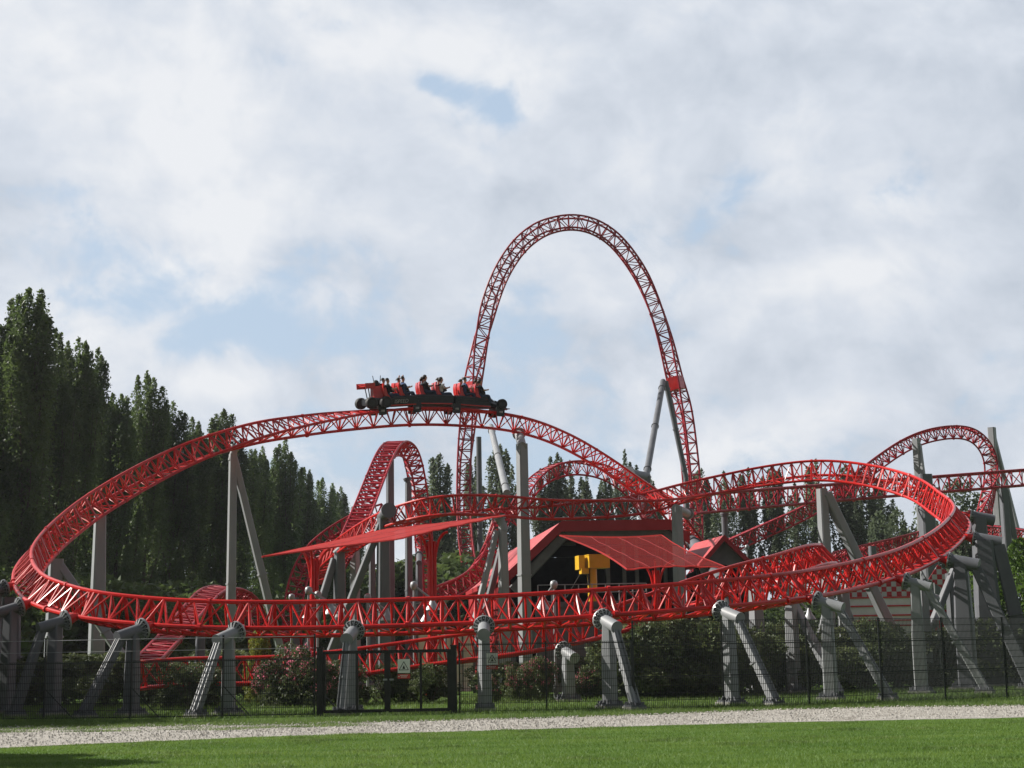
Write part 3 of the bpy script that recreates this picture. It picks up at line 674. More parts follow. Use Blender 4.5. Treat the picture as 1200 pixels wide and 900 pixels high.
pa, pb = at(630, 67, 0), at(764, 67, 0); zt = P(700, 705, 67).z
t = thing('loading_platform', 'dark raised platform with a thin railing in front of the station', 'platform', (pa+pb)/2)
mb = MB(); mb.box(((pa.x+pb.x)/2, 68, zt/2), (pb.x-pa.x, 2.2, zt)); mb.box(((pa.x+pb.x)/2, 66.85, zt-.1), (pb.x-pa.x+.1, .1, .22)); mb.build('deck', M['trim'], t)
mb = MB()
for k in range(9): x = pa.x+.1+(pb.x-pa.x-.2)*k/8; mb.tube((x, 67, zt), (x, 67, zt+.75), .025, n=6)
for h_ in (.4, .75): mb.tube((pa.x+.1, 67, zt+h_), (pb.x-.1, 67, zt+h_), .022, n=6)
mb.build('railing', M['galv'], t)
# ------------------------------------------------------------------ park lamps
def lamp(u, vt, Y, label, side=1, L=1.0):
    p = at(u, Y, 0); top = P(u, vt, Y); top.x = p.x
    t = thing('park_lamp', label, 'lamp', p, 'grey park lamps with bell shades')
    mb = MB(); mb.tube(p, top, .055, .045, n=10); mb.tube(p, p+Vector((0, 0, .5)), .09, n=10); mb.lathe(top, [(-.16, .05), (-.13, .11), (0, .15), (.12, .12), (.16, .03)]); smooth_by_angle(mb.build('pole', M['galv'], t), 60)
    e = top + Vector((side*L, -.25, -.55)); mb = MB(); mb.tube(top, e, .04, n=8); mb.tube(top - Vector((0, 0, .7)), e, .018, n=6); mb.build('arm', M['galv'], t)
    mb = MB(); mb.lathe(e, [(.1, .05), (0, .08), (-.12, .12), (-.36, .29), (-.38, .30)], n=18); smooth_by_angle(mb.build('bell_shade', M['galv'], t), 60)
for a in [(361, 692, 60, 'park lamp with ball top, left one of the pair beside the left red mast', 1, .9), (372, 697, 63, 'park lamp with ball top, right one of the pair beside the left red mast', 1, .9),
          (431, 700, 62, 'low park lamp beside the wide purple-grey column', 1, .8), (486, 686, 58, 'taller park lamp left of the middle red mast', 1, .7), (341, 700, 70, 'small park lamp left of the red mast, arm to the right', 1, .8),
          (652, 685, 58, 'park lamp with white bell pointing left below the station opening', -1, .45), (523, 702, 66, 'park lamp right of the middle red mast', -1, .8),
          (937, 700, 64, 'park lamp with large white bell right of the pale round post', 1, .5), (1104, 701, 66, 'lamp post in front of the small red kiosk', 1, .01), (882, 641, 98, 'distant lamp right of the small gable', -1, .8)]:
    lamp(*a)

# ------------------------------------------------------------------ kiosk, striped wall, panels
p = at(1107, 80, 0); s_ = 80/F; t = thing('kiosk', 'small red kiosk with white round arch on its front, behind the fence at right', 'kiosk', p)
zt = P(1107, 716, 80).z
mb = MB(); mb.box((p.x, p.y+1, zt/2-.05), (28*s_, 2, zt-.1)); mb.build('body', M['red'], t)
mb = MB()
for k in range(14):
    a0, a1 = math.pi*k/14, math.pi*(k+1)/14; cc = Vector((p.x, p.y-.03, zt-.55))
    for r_, in ((.42,),): mb.beam(cc+Vector((r_*math.cos(a0)*1.3, 0, r_*math.sin(a0))), cc+Vector((r_*math.cos(a1)*1.3, 0, r_*math.sin(a1))), .1, .06)
mb.build('arch_trim', M['white'], t)
mb = MB(); mb.box((p.x, p.y+.9, zt), (30*s_, 2.3, .12)); mb.build('roof', M['fascia'], t)
p = at(1035, 92, 0); t = thing('striped_wall', 'white wall with red stripes and a chequered top band behind the right loop', 'wall', p)
s_ = 92/F; x0, x1 = at(996, 92, 0).x, at(1076, 92, 0).x; zt = P(1040, 681, 92).z
zc = P(1040, 699, 92).z
mb = MB(); mb.box(((x0+x1)/2, 92, zc/2), (x1-x0, .25, zc)); mb.build('panel', M['white'], t)
mb = MB(); mb.box(((x0+x1)/2, 92, (zc+zt)/2+.002), (x1-x0, .28, zt-zc)); mb.build('chequered_band', M['check'], t)
for k, v_ in enumerate((700, 710, 721, 727, 733)):
    mb = MB(); z = P(1040, v_, 91.8).z; mb.box(((x0+x1)/2, 91.85, z), (x1-x0, .06, .09)); mb.build('red_stripe', M['signred'], t)
p = at(1143, 96, 0); t = thing('banner', 'red and white banner between the right columns', 'banner', at(1102, 90, 0))
mb = MB(); c = P(1102, 676, 90); mb.box(c, (1.0, .05, 1.0), Matrix.Rotation(R(35), 3, 'Y')); mb.build('banner_sheet', M['check'], t)
mb = MB(); b0 = at(1102, 90.1, 0); mb.tube(b0, Vector((b0.x, b0.y, c.z)), .05); mb.build('pole', M['grey'], t)
p = at(520, 72, 0); t = thing('white_wall', 'low white panel wall glimpsed between the posts behind the gate', 'wall', p)
x0, x1 = at(490, 72, 0).x, at(556, 72, 0).x; zt = P(520, 738, 72).z
mb = MB(); mb.box(((x0+x1)/2, 72, zt/2), (x1-x0, .15, zt)); mb.build('panel', M['white'], t)
mb = MB(); 
for k in range(6): mb.box((x0+(x1-x0)*k/5, 71.9, zt/2), (.07, .06, zt)); 
mb.build('frame', M['greyd'], t)

# ------------------------------------------------------------------ fence
def fence_line(u):  # ground distance of the fence under photo column u
    return float(np.interp(u, [-60, 150, 600, 900, 1000, 1260], [46, 45.2, 45.4, 46.0, 46.8, 51.5]))
def fpt(u): return at(u, fence_line(u), 0)
def fence(u0_, u1_, H, label, step=2.5, wire_gap=.055, wire=.0052, bars=(0.0,), topwire=None, lean=False):
    a, b_ = fpt(u0_), fpt(u1_); us = np.linspace(u0_, u1_, 60); pts = [fpt(u) for u in us]
    L = [0]
    for p, q in zip(pts[:-1], pts[1:]): L.append(L[-1]+(q-p).length)
    n = max(1, round(L[-1]/step)); k_ = [Vector((np.interp(i*L[-1]/n, L, [p.x for p in pts]), np.interp(i*L[-1]/n, L, [p.y for p in pts]), 0)) for i in range(n+1)]
    t = thing('mesh_fence', label, 'fence', k_[0])
    for i in range(n+1):
        mb = MB(); p = k_[i]; hh = (topwire or H) + .05
        mb.box((p.x, p.y+.035, hh/2), (.05, .04, hh)); mb.box((p.x, p.y+.035, hh+.01), (.06, .05, .02))
        if lean:
            mb.tube((p.x+.02, p.y+.05, H*.55), (p.x+.75, p.y+.5, 0), .018, n=5)
        mb.build('post', M['fence'], t)
    for p, q in zip(k_[:-1], k_[1:]):
        mb = MB(); d = q-p; ln = d.length; nv = int(ln/wire_gap); ang = math.atan2(d.y, d.x); rot = Matrix.Rotation(ang, 3, 'Z')
        for j in range(1, nv): c = p + d*(j/nv); mb.box((c.x, c.y, H/2+.04), (wire, wire, H), rot)
        nh = int(H/.2)
        for j in range(nh+1):
            c = (p+q)/2; mb.box((c.x, c.y-.004, .06+j*(H-.02)/nh), (ln, wire*1.2, wire*1.2), rot)
        for z in bars: c = (p+q)/2; mb.box((c.x, c.y-.002, z), (ln, .018, .03), rot)
        mb.build('mesh_panel', M['fence'], t)
    if topwire:
        mb = MB()
        for p, q in zip(k_[:-1], k_[1:]):
            mb.tube(p+Vector((0, 0, topwire)), q+Vector((0, 0, topwire)), .008, n=4); mb.tube(p+Vector((0, 0, topwire*.85)), q+Vector((0, 0, topwire*.85)), .006, n=4)
        mb.build('top_wire', M['galv'], t)
    return t
fence(-50, 368, 1.62, 'dark mesh fence left of the gate with a single wire above it', bars=(1.62, .06), topwire=2.28, wire=.012, lean=True)
fence(539, 742, 1.95, 'dark mesh fence between the gate and the big dark bush', bars=(1.95,), wire=.010)
fence(744, 1250, 2.5, 'taller dark mesh fence running from the big dark bush to the right edge', bars=(1.86, .95), wire=.012)

# gate
g0, g1 = fpt(375), fpt(533); g0.y -= .05; g1.y -= .05
t = thing('metal_gate', 'black double-leaf metal gate standing in the fence left of centre', 'gate', g0)
H = P(450, 762, 45.2).z
for u in (375, 532.5):
    p = fpt(u); mb = MB(); mb.box((p.x, p.y-.05, H/2+.04), (.17, .17, H+.08)); mb.box((p.x, p.y-.05, H+.1), (.2, .2, .04)); mb.build('gate_post', M['black'], t)
for ua, ub in ((380, 453), (456, 527)):
    a, b_ = fpt(ua), fpt(ub); a.y -= .05; b_.y -= .05
    mb = MB()
    for z in (.12, H-.04): mb.box(((a.x+b_.x)/2, (a.y+b_.y)/2, z), ((b_-a).length, .06, .09))
    for p, w in ((a, .09), ((a+b_)/2+Vector((.05, 0, 0)), .07), (b_, .11)): mb.box((p.x, p.y, H/2+.05), (w, .065, H-.1))
    lf = mb.build('gate_leaf', M['black'], t)
    mb = MB(); n = int((b_-a).length/.055)
    for j in range(1, n): c = a.lerp(b_, j/n); mb.box((c.x, c.y+.01, H/2+.05), (.005, .005, H-.2))
    for j in range(1, 9): mb.box(((a.x+b_.x)/2, (a.y+b_.y)/2+.006, .12+j*(H-.2)/9), ((b_-a).length, .006, .006))
    o = mb.build('mesh_infill', M['black'], t)
    mb = MB(); mb.box((b_.x-.03 if ua < 400 else a.x+.08, b_.y-.06, 1.0), (.12, .05, .05)); mb.build('handle', M['galv'], t)

# warning signs
def sign(u0_, u1_, vt, vb, Y, label, lit):
    a, b_ = P(u0_, vt, Y), P(u1_, vb, Y); w = b_.x-a.x; cx = (a.x+b_.x)/2; h = a.z-b_.z
    t = thing('warning_sign', label, 'sign', (cx, Y, b_.z), 'warning signs on the fence')
    mb = MB(); zs = b_.z + h*.30
    mb.box((cx, Y, (a.z+zs)/2), (w, .012, a.z-zs)); mb.build('white_plate', M['white'], t)
    mb = MB(); c = Vector((cx, Y-.009, zs+(a.z-zs)*.42)); r_ = w*.40
    tri = [c + Vector((r_*math.sin(q)*1.08, 0, r_*math.cos(q)*1.1)) for q in (0, 2*math.pi/3, 4*math.pi/3)]
    for p, q in zip(tri, tri[1:]+tri[:1]): mb.beam(p, q, w*.05, .006)
    mb.lathe(c + Vector((0, 0, r_*.18)), [(-.002, w*.05), (.002, w*.05)], (0, 1, 0), 10)
    mb.prism([c+Vector((-w*.11, 0, -r_*.36)), c+Vector((w*.11, 0, -r_*.36)), c+Vector((w*.06, 0, r_*.1)), c+Vector((-w*.06, 0, r_*.1))], Vector((0, .004, 0)))
    mb.build('triangle_symbol', M['black'], t)
    mb = MB(); zr = b_.z + h*.13; mb.box((cx, Y, zr), (w, .012, h*.22)); mb.build('red_plate', M['signred'], t)
    mb = MB()
    for r2, z in ((.62, .05), (.5, -.03)):
        for k in range(7): mb.box((cx-w*r2/2+w*r2*(k+.5)/7, Y-.0085, zr+h*z), (w*r2/9, .004, h*.035))
    mb.lathe(Vector((cx-w*.40, Y-.008, zr)), [(-.002, w*.05), (.002, w*.05)], (0, 1, 0), 10)
    mb.build('faint_lettering', M['white'], t)
sign(466, 480.5, 772.5, 795.5, fence_line(473)-.12, 'white warning sign with black triangle and red strip on the gate', 1)
sign(570, 583.5, 765.5, 784.5, fence_line(576)+.06, 'shaded warning sign with triangle on the mesh right of the slim support', 0)

# ------------------------------------------------------------------ ground, path
def sheet(name, poly, z, mat):
    me = bpy.data.meshes.new(name); me.from_pydata([(x, y, z) for x, y in poly], [], [tuple(range(len(poly)))]); me.materials.append(M[mat])
    o = bpy.data.objects.new(name, me); COL.objects.link(o); o['kind'] = 'structure'; return o
n = 40; xs = np.concatenate([np.linspace(-1500, -60, 6), np.linspace(-50, 50, 41), np.linspace(60, 1500, 6)]); ys = np.concatenate([[-60, 0], np.linspace(15, 70, 45), np.linspace(90, 3000, 10)])
vs = []
for y in ys:
    for x in xs:
        z = 0.0
        if abs(x) < 45 and 15 < y < 44: z = .008*math.sin(x*.55+y*.3)*math.sin(y*.6+.4) - .008
        vs.append((x, y, z))
W_ = len(xs); fs = [(j*W_+i, j*W_+i+1, (j+1)*W_+i+1, (j+1)*W_+i) for j in range(len(ys)-1) for i in range(W_-1)]
me = bpy.data.meshes.new('ground'); me.from_pydata(vs, [], fs); me.materials.append(M['ground']); o = bpy.data.objects.new('ground', me); COL.objects.link(o); o['kind'] = 'structure'
def path_bottom(x):
    b = [gp(u, v) for u, v in ((-150, 880), (0, 876), (300, 863.5), (600, 855), (900, 846.5), (1200, 840.5), (1350, 837))]
    return np.interp(x, [p.x for p in b], [p.y for p in b])
def path_top(x):
    b = [gp(u, v) for u, v in ((-150, 854), (0, 852), (150, 850.5), (300, 849), (450, 846), (600, 842.5), (750, 838), (900, 832), (1050, 828.5), (1200, 827), (1350, 824))]
    return np.interp(x, [p.x for p in b], [p.y for p in b])
def jag(x, s): return .16*math.sin(x*2.1+s) + .12*math.sin(x*5.3+2*s) + .07*math.sin(x*13.1+s*3) + .05*math.sin(x*29+s)
X = np.arange(-22, 22, .12)
rows = []
for x in X: rows.append((path_bottom(x) + jag(x, 1)*.35, path_top(x) + jag(x, 4)*(1.5 if x < -3 else .8)))
vs = []; fs = []
for i, x in enumerate(X):
    for k in range(7): y = rows[i][0] + (rows[i][1]-rows[i][0])*k/6; vs.append((x, y, .008 + (0.006 if 0 < k < 6 else -.012)))
    if i:
        for k in range(6): a = (i-1)*7+k; fs.append((a, a+7, a+8, a+1))
me = bpy.data.meshes.new('gravel_path'); me.from_pydata(vs, [], fs); me.materials.append(M['gravel']); o = bpy.data.objects.new('gravel_path', me); COL.objects.link(o); o['kind'] = 'structure'

def fast_mesh(name, V, k, mat, link=True):
    me = bpy.data.meshes.new(name); nf = len(V)//k
    me.vertices.add(len(V)); me.vertices.foreach_set('co', np.ascontiguousarray(V, dtype=np.float32).ravel())
    me.loops.add(nf*k); me.loops.foreach_set('vertex_index', np.arange(nf*k, dtype=np.int32))
    me.polygons.add(nf); me.polygons.foreach_set('loop_start', np.arange(0, nf*k, k, dtype=np.int32)); me.polygons.foreach_set('loop_total', np.full(nf, k, dtype=np.int32))
    me.materials.append(M[mat]) ; me.update(calc_edges=True)
    o = bpy.data.objects.new(name, me)
    if link: COL.objects.link(o)
    return o
# loose pebbles
def pebbles(n):
    x = rng.uniform(-17, 18, n); b = np.array([path_bottom(q) for q in x]); t_ = np.array([path_top(q) for q in x]); y = b + (t_-b)*rng.uniform(-.01, 1.03, n)
    r = rng.uniform(.010, .032, n)*rng.uniform(.6, 1.3, n); c = np.stack([x, y, .014+r*.25], 1)
    ax = rng.normal(0, 1, (n, 3)); dirs = np.array([(1, 0, 0), (0, 1, 0), (-1, 0, 0), (0, -1, 0), (0, 0, 1)], float)
    V = c[:, None, :] + dirs[None]*r[:, None, None]*rng.uniform(.6, 1.25, (n, 5, 1)); tri = np.array([(0, 1, 4), (1, 2, 4), (2, 3, 4), (3, 0, 4)])
    return V[:, tri].reshape(-1, 3)
o = fast_mesh('path_pebbles', pebbles(16000), 3, 'gravel'); o['kind'] = 'stuff'; o['label'] = 'loose pale pebbles on the gravel path'

# grass
def blades(name, n, fx, hmin, hmax, width, mat):
    xy = fx(n); n = len(xy); h = rng.uniform(hmin, hmax, n); a = rng.uniform(0, 2*np.pi, n); lean = rng.normal(0, .4, (n, 2))*h[:, None]
    dx = np.cos(a)*width*rng.uniform(.6, 1.3, n); dy = np.sin(a)*width
    z0 = np.where((np.abs(xy[:, 0]) < 45) & (xy[:, 1] < 44), .008*np.sin(xy[:, 0]*.55+xy[:, 1]*.3)*np.sin(xy[:, 1]*.6+.4)-.008, 0) - .005
    V = np.empty((n, 3, 3)); V[:, 0] = np.stack([xy[:, 0]-dx, xy[:, 1]-dy, z0], 1); V[:, 1] = np.stack([xy[:, 0]+dx, xy[:, 1]+dy, z0], 1)
    V[:, 2] = np.stack([xy[:, 0]+lean[:, 0], xy[:, 1]+lean[:, 1], z0+h], 1)
    return fast_mesh(name, V.reshape(-1, 3), 3, mat)
def f_lawn(n):
    y = rng.uniform(21, 36.5, n); x = rng.uniform(-1, 1, n)*(y*.35); k = y < np.array([path_bottom(q) for q in x]) - .02 + rng.normal(0, .08, n); return np.stack([x, y], 1)[k]
o = blades('lawn_grass', 230000, f_lawn, .02, .05, .006, 'blade'); o['kind'] = 'stuff'; o['label'] = 'short mown green lawn in the foreground'
def f_verge(n):
    x = rng.uniform(-17, 19, n); pt = np.array([path_top(q) for q in x]); y = pt + rng.exponential(1.6, n) - .15
    clump = np.sin(x*3.1)+np.sin(x*7.7+y*3)+rng.normal(0, .8, n); k = (y < 48) & (clump > -1.4); return np.stack([x, y], 1)[k]
def f_patch(n):
    c = rng.uniform(-11, 12, 90); cy = rng.uniform(24, 36, 90); i = rng.integers(0, 90, n); x = c[i]+rng.normal(0, .22, n); y = cy[i]+rng.normal(0, .14, n); k = y < np.array([path_bottom(q) for q in x]); return np.stack([x, y], 1)[k]
o = blades('lawn_clover', 22000, f_patch, .03, .06, .010, 'verge'); o['kind'] = 'stuff'; o['label'] = 'clover and coarser tufts scattered in the lawn'
o = blades('verge_grass', 60000, f_verge, .04, .13, .008, 'verge'); o['kind'] = 'stuff'; o['label'] = 'longer rough grass between path and fence'
def f_back(n):
    y = rng.uniform(45, 62, n); x = rng.uniform(-1, 1, n)*(y*.36); return np.stack([x, y], 1)
o = blades('fenced_grass', 60000, f_back, .06, .16, .012, 'verge'); o['kind'] = 'stuff'; o['label'] = 'rough grass behind the fence'
def f_tuft(n):
    c = rng.uniform(-17, -3, 60); cy = np.array([path_bottom(q) + (path_top(q)-path_bottom(q))*rng.uniform(.35, 1.0)**.6 for q in c]); i = rng.integers(0, 60, n)
    return np.stack([c[i]+rng.normal(0, .35, n), cy[i]+rng.normal(0, .14, n)], 1)
o = blades('path_weeds', 26000, f_tuft, .05, .09, .008, 'verge'); o['kind'] = 'stuff'; o['label'] = 'weeds growing through the gravel at left'

# ------------------------------------------------------------------ foliage
def cards(P_, size, up_bias=0.0):
    """quads at the points with random orientation"""
    n = len(P_); nrm = rng.normal(0, 1, (n, 3)); nrm[:, 2] += up_bias; nrm /= np.linalg.norm(nrm, axis=1)[:, None]
    t = np.cross(nrm, rng.normal(0, 1, (n, 3))); t /= np.linalg.norm(t, axis=1)[:, None]; b = np.cross(nrm, t)
    s = size*rng.uniform(.6, 1.3, n)[:, None]; w = s*.75
    V = np.stack([P_-t*s, P_-b*w*.7+t*s*.1, P_+t*s, P_+b*w*.7+t*s*.1], 1)
    return V.reshape(-1, 3)
def poplar_mesh(name, H, Rr, nl, leaf, mat, seed, nb=30, fat=.42):
    g = np.random.default_rng(seed); pts = []; twig = []
    env = lambda z: Rr*np.clip((H-z)/(H*.22), 0.0, 1)**.48*np.clip(.55+z/(H*.22)*.45, 0, 1)
    per = nl//nb
    for i in range(nb):
        a = g.uniform(0, 2*np.pi); rr = Rr*(.05 if i == 0 else g.uniform(.25, .88))
        zz = np.linspace(H*.3, H, 200); top = zz[env(zz) >= rr]; ztop = top[-1] if len(top) else H*.6
        if i < nb*.4: z1 = min(H, ztop + H*g.uniform(-.05, .02)); z0 = z1 - H*g.uniform(.25, .42)
        else: z1 = H*g.uniform(.18, .9); z1 = min(z1, ztop); z0 = max(0, z1 - H*g.uniform(.22, .38))
        if i == 0: z1 = H; z0 = H*.55
        q = g.uniform(0, 1, per)**.8; bend = g.uniform(-.2, .2)
        prof = rr*(1-.65*(1-q)**2); ang = a+bend*q
        base = np.stack([np.cos(ang)*prof, np.sin(ang)*prof, z0+(z1-z0)*q], 1)
        sp = fat*Rr*(np.sin(np.pi*np.clip(q**.95, 0, 1))**.55*.85+.13*(1-q)+.03)*(1+.22*np.sin(q*23+a*7))
        off = g.normal(0, 1, (per, 3)); off /= np.linalg.norm(off, axis=1)[:, None]+1e-6
        off *= (sp*g.uniform(.1, 1, per)**.5)[:, None]; off[:, 2] *= 1.8
        P1 = base+off; P1[:, 2] = np.where(P1[:, 2] > z1+.15, z1+.15-g.uniform(0, .6, per), P1[:, 2]); pts.append(P1); twig.append((a, z0, z1, rr))
    Pn = np.concatenate(pts); Pn[:, 2] = np.clip(Pn[:, 2], .3, None)
    crown = fast_mesh('crown', cards(Pn, leaf), 4, mat)
    mb = MB(); mb.tube((0, 0, 0), (0, 0, H*.5), Rr*.11, Rr*.06, n=8); mb.tube((0, 0, H*.5), (0, 0, H*.93), Rr*.06, .02, n=6)
    for (a, z0, z1, rr) in twig:
        d = Vector((math.cos(a), math.sin(a), 0)); p0 = Vector((0, 0, z0*.85)); p1 = d*rr*.85 + Vector((0, 0, z0+(z1-z0)*.45)); p2 = d*rr*.95+Vector((0, 0, z0+(z1-z0)*.9))
        mb.tube(p0, p1, Rr*.03, Rr*.022, n=5); mb.tube(p1, p2, Rr*.022, .01, n=4)
    trunk = mb.build('trunk', M['bark'])
    r_ = bpy.data.objects.new(name, None); COL.objects.link(r_); crown.parent = r_; trunk.parent = r_
    return r_
protos = [poplar_mesh('poplar_tree', 24, 2.3, 42000, .12, 'poplar', 100+i, 34, .40) for i in range(4)]
used = set()
ORD = ['first', 'second', 'third', 'fourth', 'fifth', 'sixth', 'seventh', 'eighth', 'ninth', 'tenth', 'eleventh', 'twelfth', 'thirteenth', 'fourteenth', 'fifteenth', 'sixteenth', 'seventeenth', 'eighteenth', 'nineteenth', 'twentieth']
def place(proto, u, vt, Y, label, cat, group, wscale=1.0, H0=24.0):
    o = copy_tree(proto) if proto.name in used else proto
    used.add(proto.name); top = P(u, vt, Y); o.location = (top.x, top.y, -.05)
    s = (top.z+.05)/H0; o.scale = (s*wscale, s*wscale, s); o.rotation_euler = (0, 0, random.uniform(0, 6.28)); tag(o, label, cat, group); return o
row = [(-18, 372, 97), (12, 352, 104), (37, 338, 101), (66, 386, 112), (92, 397, 116), (114, 409, 121), (141, 462, 128), (174, 435, 133), (203, 472, 139), (226, 490, 146), (262, 481, 152), (283, 520, 160), (307, 524, 168), (335, 514, 175), (357, 548, 190), (379, 560, 205), (399, 571, 222), (416, 591, 246)]
for i, (u, vt, Y) in enumerate(row):
    place(protos[i % 4], u, vt, Y, f'dark poplar, {ORD[i]} from the left edge in the tall left row', 'tree', 'poplars of the left row', random.uniform(.85, 1.1))
for i, (x_, y_) in enumerate(((-36.5, 92), (-39.5, 98), (-43.5, 104))):
    o = copy_tree(protos[i]); o.location = (x_, y_, -.05); o.rotation_euler = (0, 0, i*2.0); tag(o, ['nearest', 'middle', 'farthest'][i] + ' of the three poplars continuing the left row outside the frame', 'tree', 'poplars of the left row')
row2 = [(30, 415, 125), (80, 430, 130), (130, 470, 139), (158, 480, 143), (190, 497, 152), (243, 515, 165), (275, 540, 178), (318, 550, 190), (345, 575, 205), (365, 590, 222), (390, 605, 240)]
for i, (u, vt, Y) in enumerate(row2):
    place(protos[(i+1) % 3], u, vt, Y, f'shaded lower poplar, {ORD[i]} from the left in the second row behind the left row', 'tree', 'lower poplars behind the left row', random.uniform(1.15, 1.45))
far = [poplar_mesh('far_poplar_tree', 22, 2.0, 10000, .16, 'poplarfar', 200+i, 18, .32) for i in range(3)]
row3 = [(499, 566, 176), (516, 531, 178), (533, 582, 182), (557, 535, 180), (585, 521, 182), (599, 545, 180), (634, 549, 184), (652, 531, 182), (668, 540, 186), (688, 556, 184), (709, 558, 186), (733, 527, 182), (762, 556, 186),
        (822, 549, 178), (848, 552, 184), (876, 548, 184), (904, 545, 182), (931, 566, 186), (955, 538, 184), (990, 544, 184), (1008, 549, 182), (1030, 556, 186)]
far_txt = ['just right of the steep hill', 'topmost one between the hill and the tall arch', 'low one left of the leg of the tall arch', 'right behind the left leg of the tall arch', 'behind the pale tube brace under the train', 'touching the tall pale column right of the train',
           'left one under the low red arch', 'second one under the low red arch', 'middle one under the low red arch', 'right one under the low red arch', 'below the slope where it crosses the low arch', 'left of the grey foot column', 'between the foot column and the right leg of the tall arch',
           'just right of the right leg of the tall arch', 'behind the round post under the launch track', 'left of the middle of the launch track', 'tip above the left shoulder of the right loop', 'low one left of the A-shaped column', 'hidden by the A-shaped column, tip above the loop', 'seen through the right loop, left one', 'seen through the right loop, right one', 'seen through the right loop beside the lattice tower']
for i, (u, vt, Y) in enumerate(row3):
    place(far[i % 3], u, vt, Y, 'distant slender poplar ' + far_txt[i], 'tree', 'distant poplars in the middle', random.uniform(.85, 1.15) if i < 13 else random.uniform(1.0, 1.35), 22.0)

def bush_mesh(name, R_, H, nl, leaf, mat, seed, flowers=0, trunk=True):
    g = np.random.default_rng(seed); pts = []
    nb = 26
    for i in range(nb):
        a = g.uniform(0, 2*np.pi); r = R_*g.uniform(0, .78)**.8; h = H*g.uniform(.12, .84)*(1-.3*(r/R_)**2); rad = R_*g.uniform(.22, .4)
        m_ = nl//nb; d = g.normal(0, 1, (m_, 3)); d /= np.linalg.norm(d, axis=1)[:, None]; d *= (rad*g.uniform(.4, 1, m_)**.4)[:, None]; d[:, 2] *= H/R_*.55
        pts.append(np.array([np.cos(a)*r, np.sin(a)*r, h])+d)
    Pn = np.concatenate(pts); Pn[:, 2] = np.clip(Pn[:, 2], .02, None)
    crown = fast_mesh('foliage', cards(Pn, leaf), 4, mat)
    r_ = bpy.data.objects.new(name, None); COL.objects.link(r_); crown.parent = r_
    mb = MB()
    for k in range(9):
        a = g.uniform(0, 6.28); mb.tube((0, 0, 0), (math.cos(a)*R_*.5, math.sin(a)*R_*.5, H*.7), .035, .012, n=5)
    o = mb.build('stems', M['bark']); o.parent = r_
    if flowers:
        idx = g.choice(len(Pn), flowers, replace=False); Q = Pn[idx]; Q = Q[Q[:, 2] > H*.3]
        Q = np.repeat(Q, 12, axis=0)+g.normal(0, .085, (len(Q)*12, 3))
        o = fast_mesh('blossoms', cards(Q, .055), 4, 'pink'); o.parent = r_
    return r_
b0 = [bush_mesh('oleander_bush', 1.5, 2.6, 9000, .07, 'shrub', 300+i) for i in range(3)]
bf = [bush_mesh('flowering_oleander', 1.4, 2.5, 7500, .07, 'shrub', 320+i, 110) for i in range(2)]
def bush(proto, u, vt, Y, label, group, ws=1.0, cat='shrub', H0=2.6):
    o = copy_tree(proto) if proto.name in used else proto
    used.add(proto.name); top = P(u, vt, Y); o.location = (top.x, top.y, -.02); s = top.z/H0*1.08
    o.scale = (s*ws, s*ws, s); o.rotation_euler = (0, 0, random.uniform(0, 6.28)); tag(o, label, cat, group)
bl = [(30, 770, 60, 'dark shrub at the left edge between shaded columns', 1.3), (125, 765, 58, 'dark shrub left of the first full column', 1.0), (222, 775, 55, 'shrub in front of the low track below the small hump', 1.0),
      (248, 760, 64, 'dark shrub behind the low track, left of the second braced support', 1.1), (505, 778, 55, 'shrub seen through the right leaf of the gate', .9), (452, 775, 56, 'shrub seen through the middle of the gate', 1.0),
      (590, 775, 60, 'low dark shrub right of the slim support', 1.2), (740, 742, 58, 'shrub at the left end of the big dark bush', 1.0), (770, 724, 57, 'tall dense dark bush, left half', 1.0), (812, 722, 58, 'tall dense dark bush, right half beside the sunlit support', 1.0),
      (862, 735, 59, 'dark bush behind the sunlit support', 1.0), (912, 728, 62, 'bush behind the pale round post', .9), (945, 742, 61, 'dark bush below the large white bell lamp', 1.0), (1012, 728, 64, 'dark bush in front of the red striped wall', 1.0), (1048, 738, 66, 'dark bush right of the red striped wall', 1.0),
      (1100, 736, 68, 'dark bush below the red kiosk', 1.1), (1135, 735, 70, 'dark bush between the two massive right columns', 1.0), (1190, 722, 66, 'dark bush at the right edge behind the fence', 1.1), (175, 772, 60, 'dark shrub behind the first full column', 1.3), (70, 768, 62, 'dark shrub behind the second shaded column', 1.3), (790, 740, 60, 'low part of the big dark bush, behind its middle', 1.3), (980, 742, 66, 'dark bush between the pipe-headed support and the striped wall', 1.1), (1165, 738, 72, 'dark bush right of the slab support', 1.1), (690, 768, 62, 'shrub right of the short support with oleanders', 1.0)]
for i, (u, vt, Y, lab, ws) in enumerate(bl): bush(b0[i % 3], u, vt, Y, lab, 'dark shrubs behind the fence', ws*1.35)
fl_ = [(345, 752, 54, 'pink flowering oleander left of the gate, tallest', .9), (372, 765, 53.5, 'pink flowering oleander right behind the left gate post', .9), (318, 778, 55, 'low pink flowering oleander left of the gate', .9), (402, 768, 55, 'pink flowering oleander behind the left leaf of the gate', .8),
       (610, 775, 56, 'pink flowering oleander right of the slim support', .8), (632, 764, 57.5, 'pink flowering oleander left of the short support', .7), (573, 788, 54, 'small oleander with few pink flowers beside the slim support', .7), (686, 776, 57.5, 'pink flowering oleander right of the short support', .7)]
for i, (u, vt, Y, lab, ws) in enumerate(fl_): bush(bf[i % 2], u, vt, Y, lab, 'pink flowering oleanders', ws, H0=2.5)
o = bush_mesh('yellow_green_bush', .8, 2.4, 5000, .06, 'bamboo', 350); used.add('x'); bush(o, 303, 742, 58, 'yellow-green grassy bush right of the second braced support', None, .7, H0=2.4)
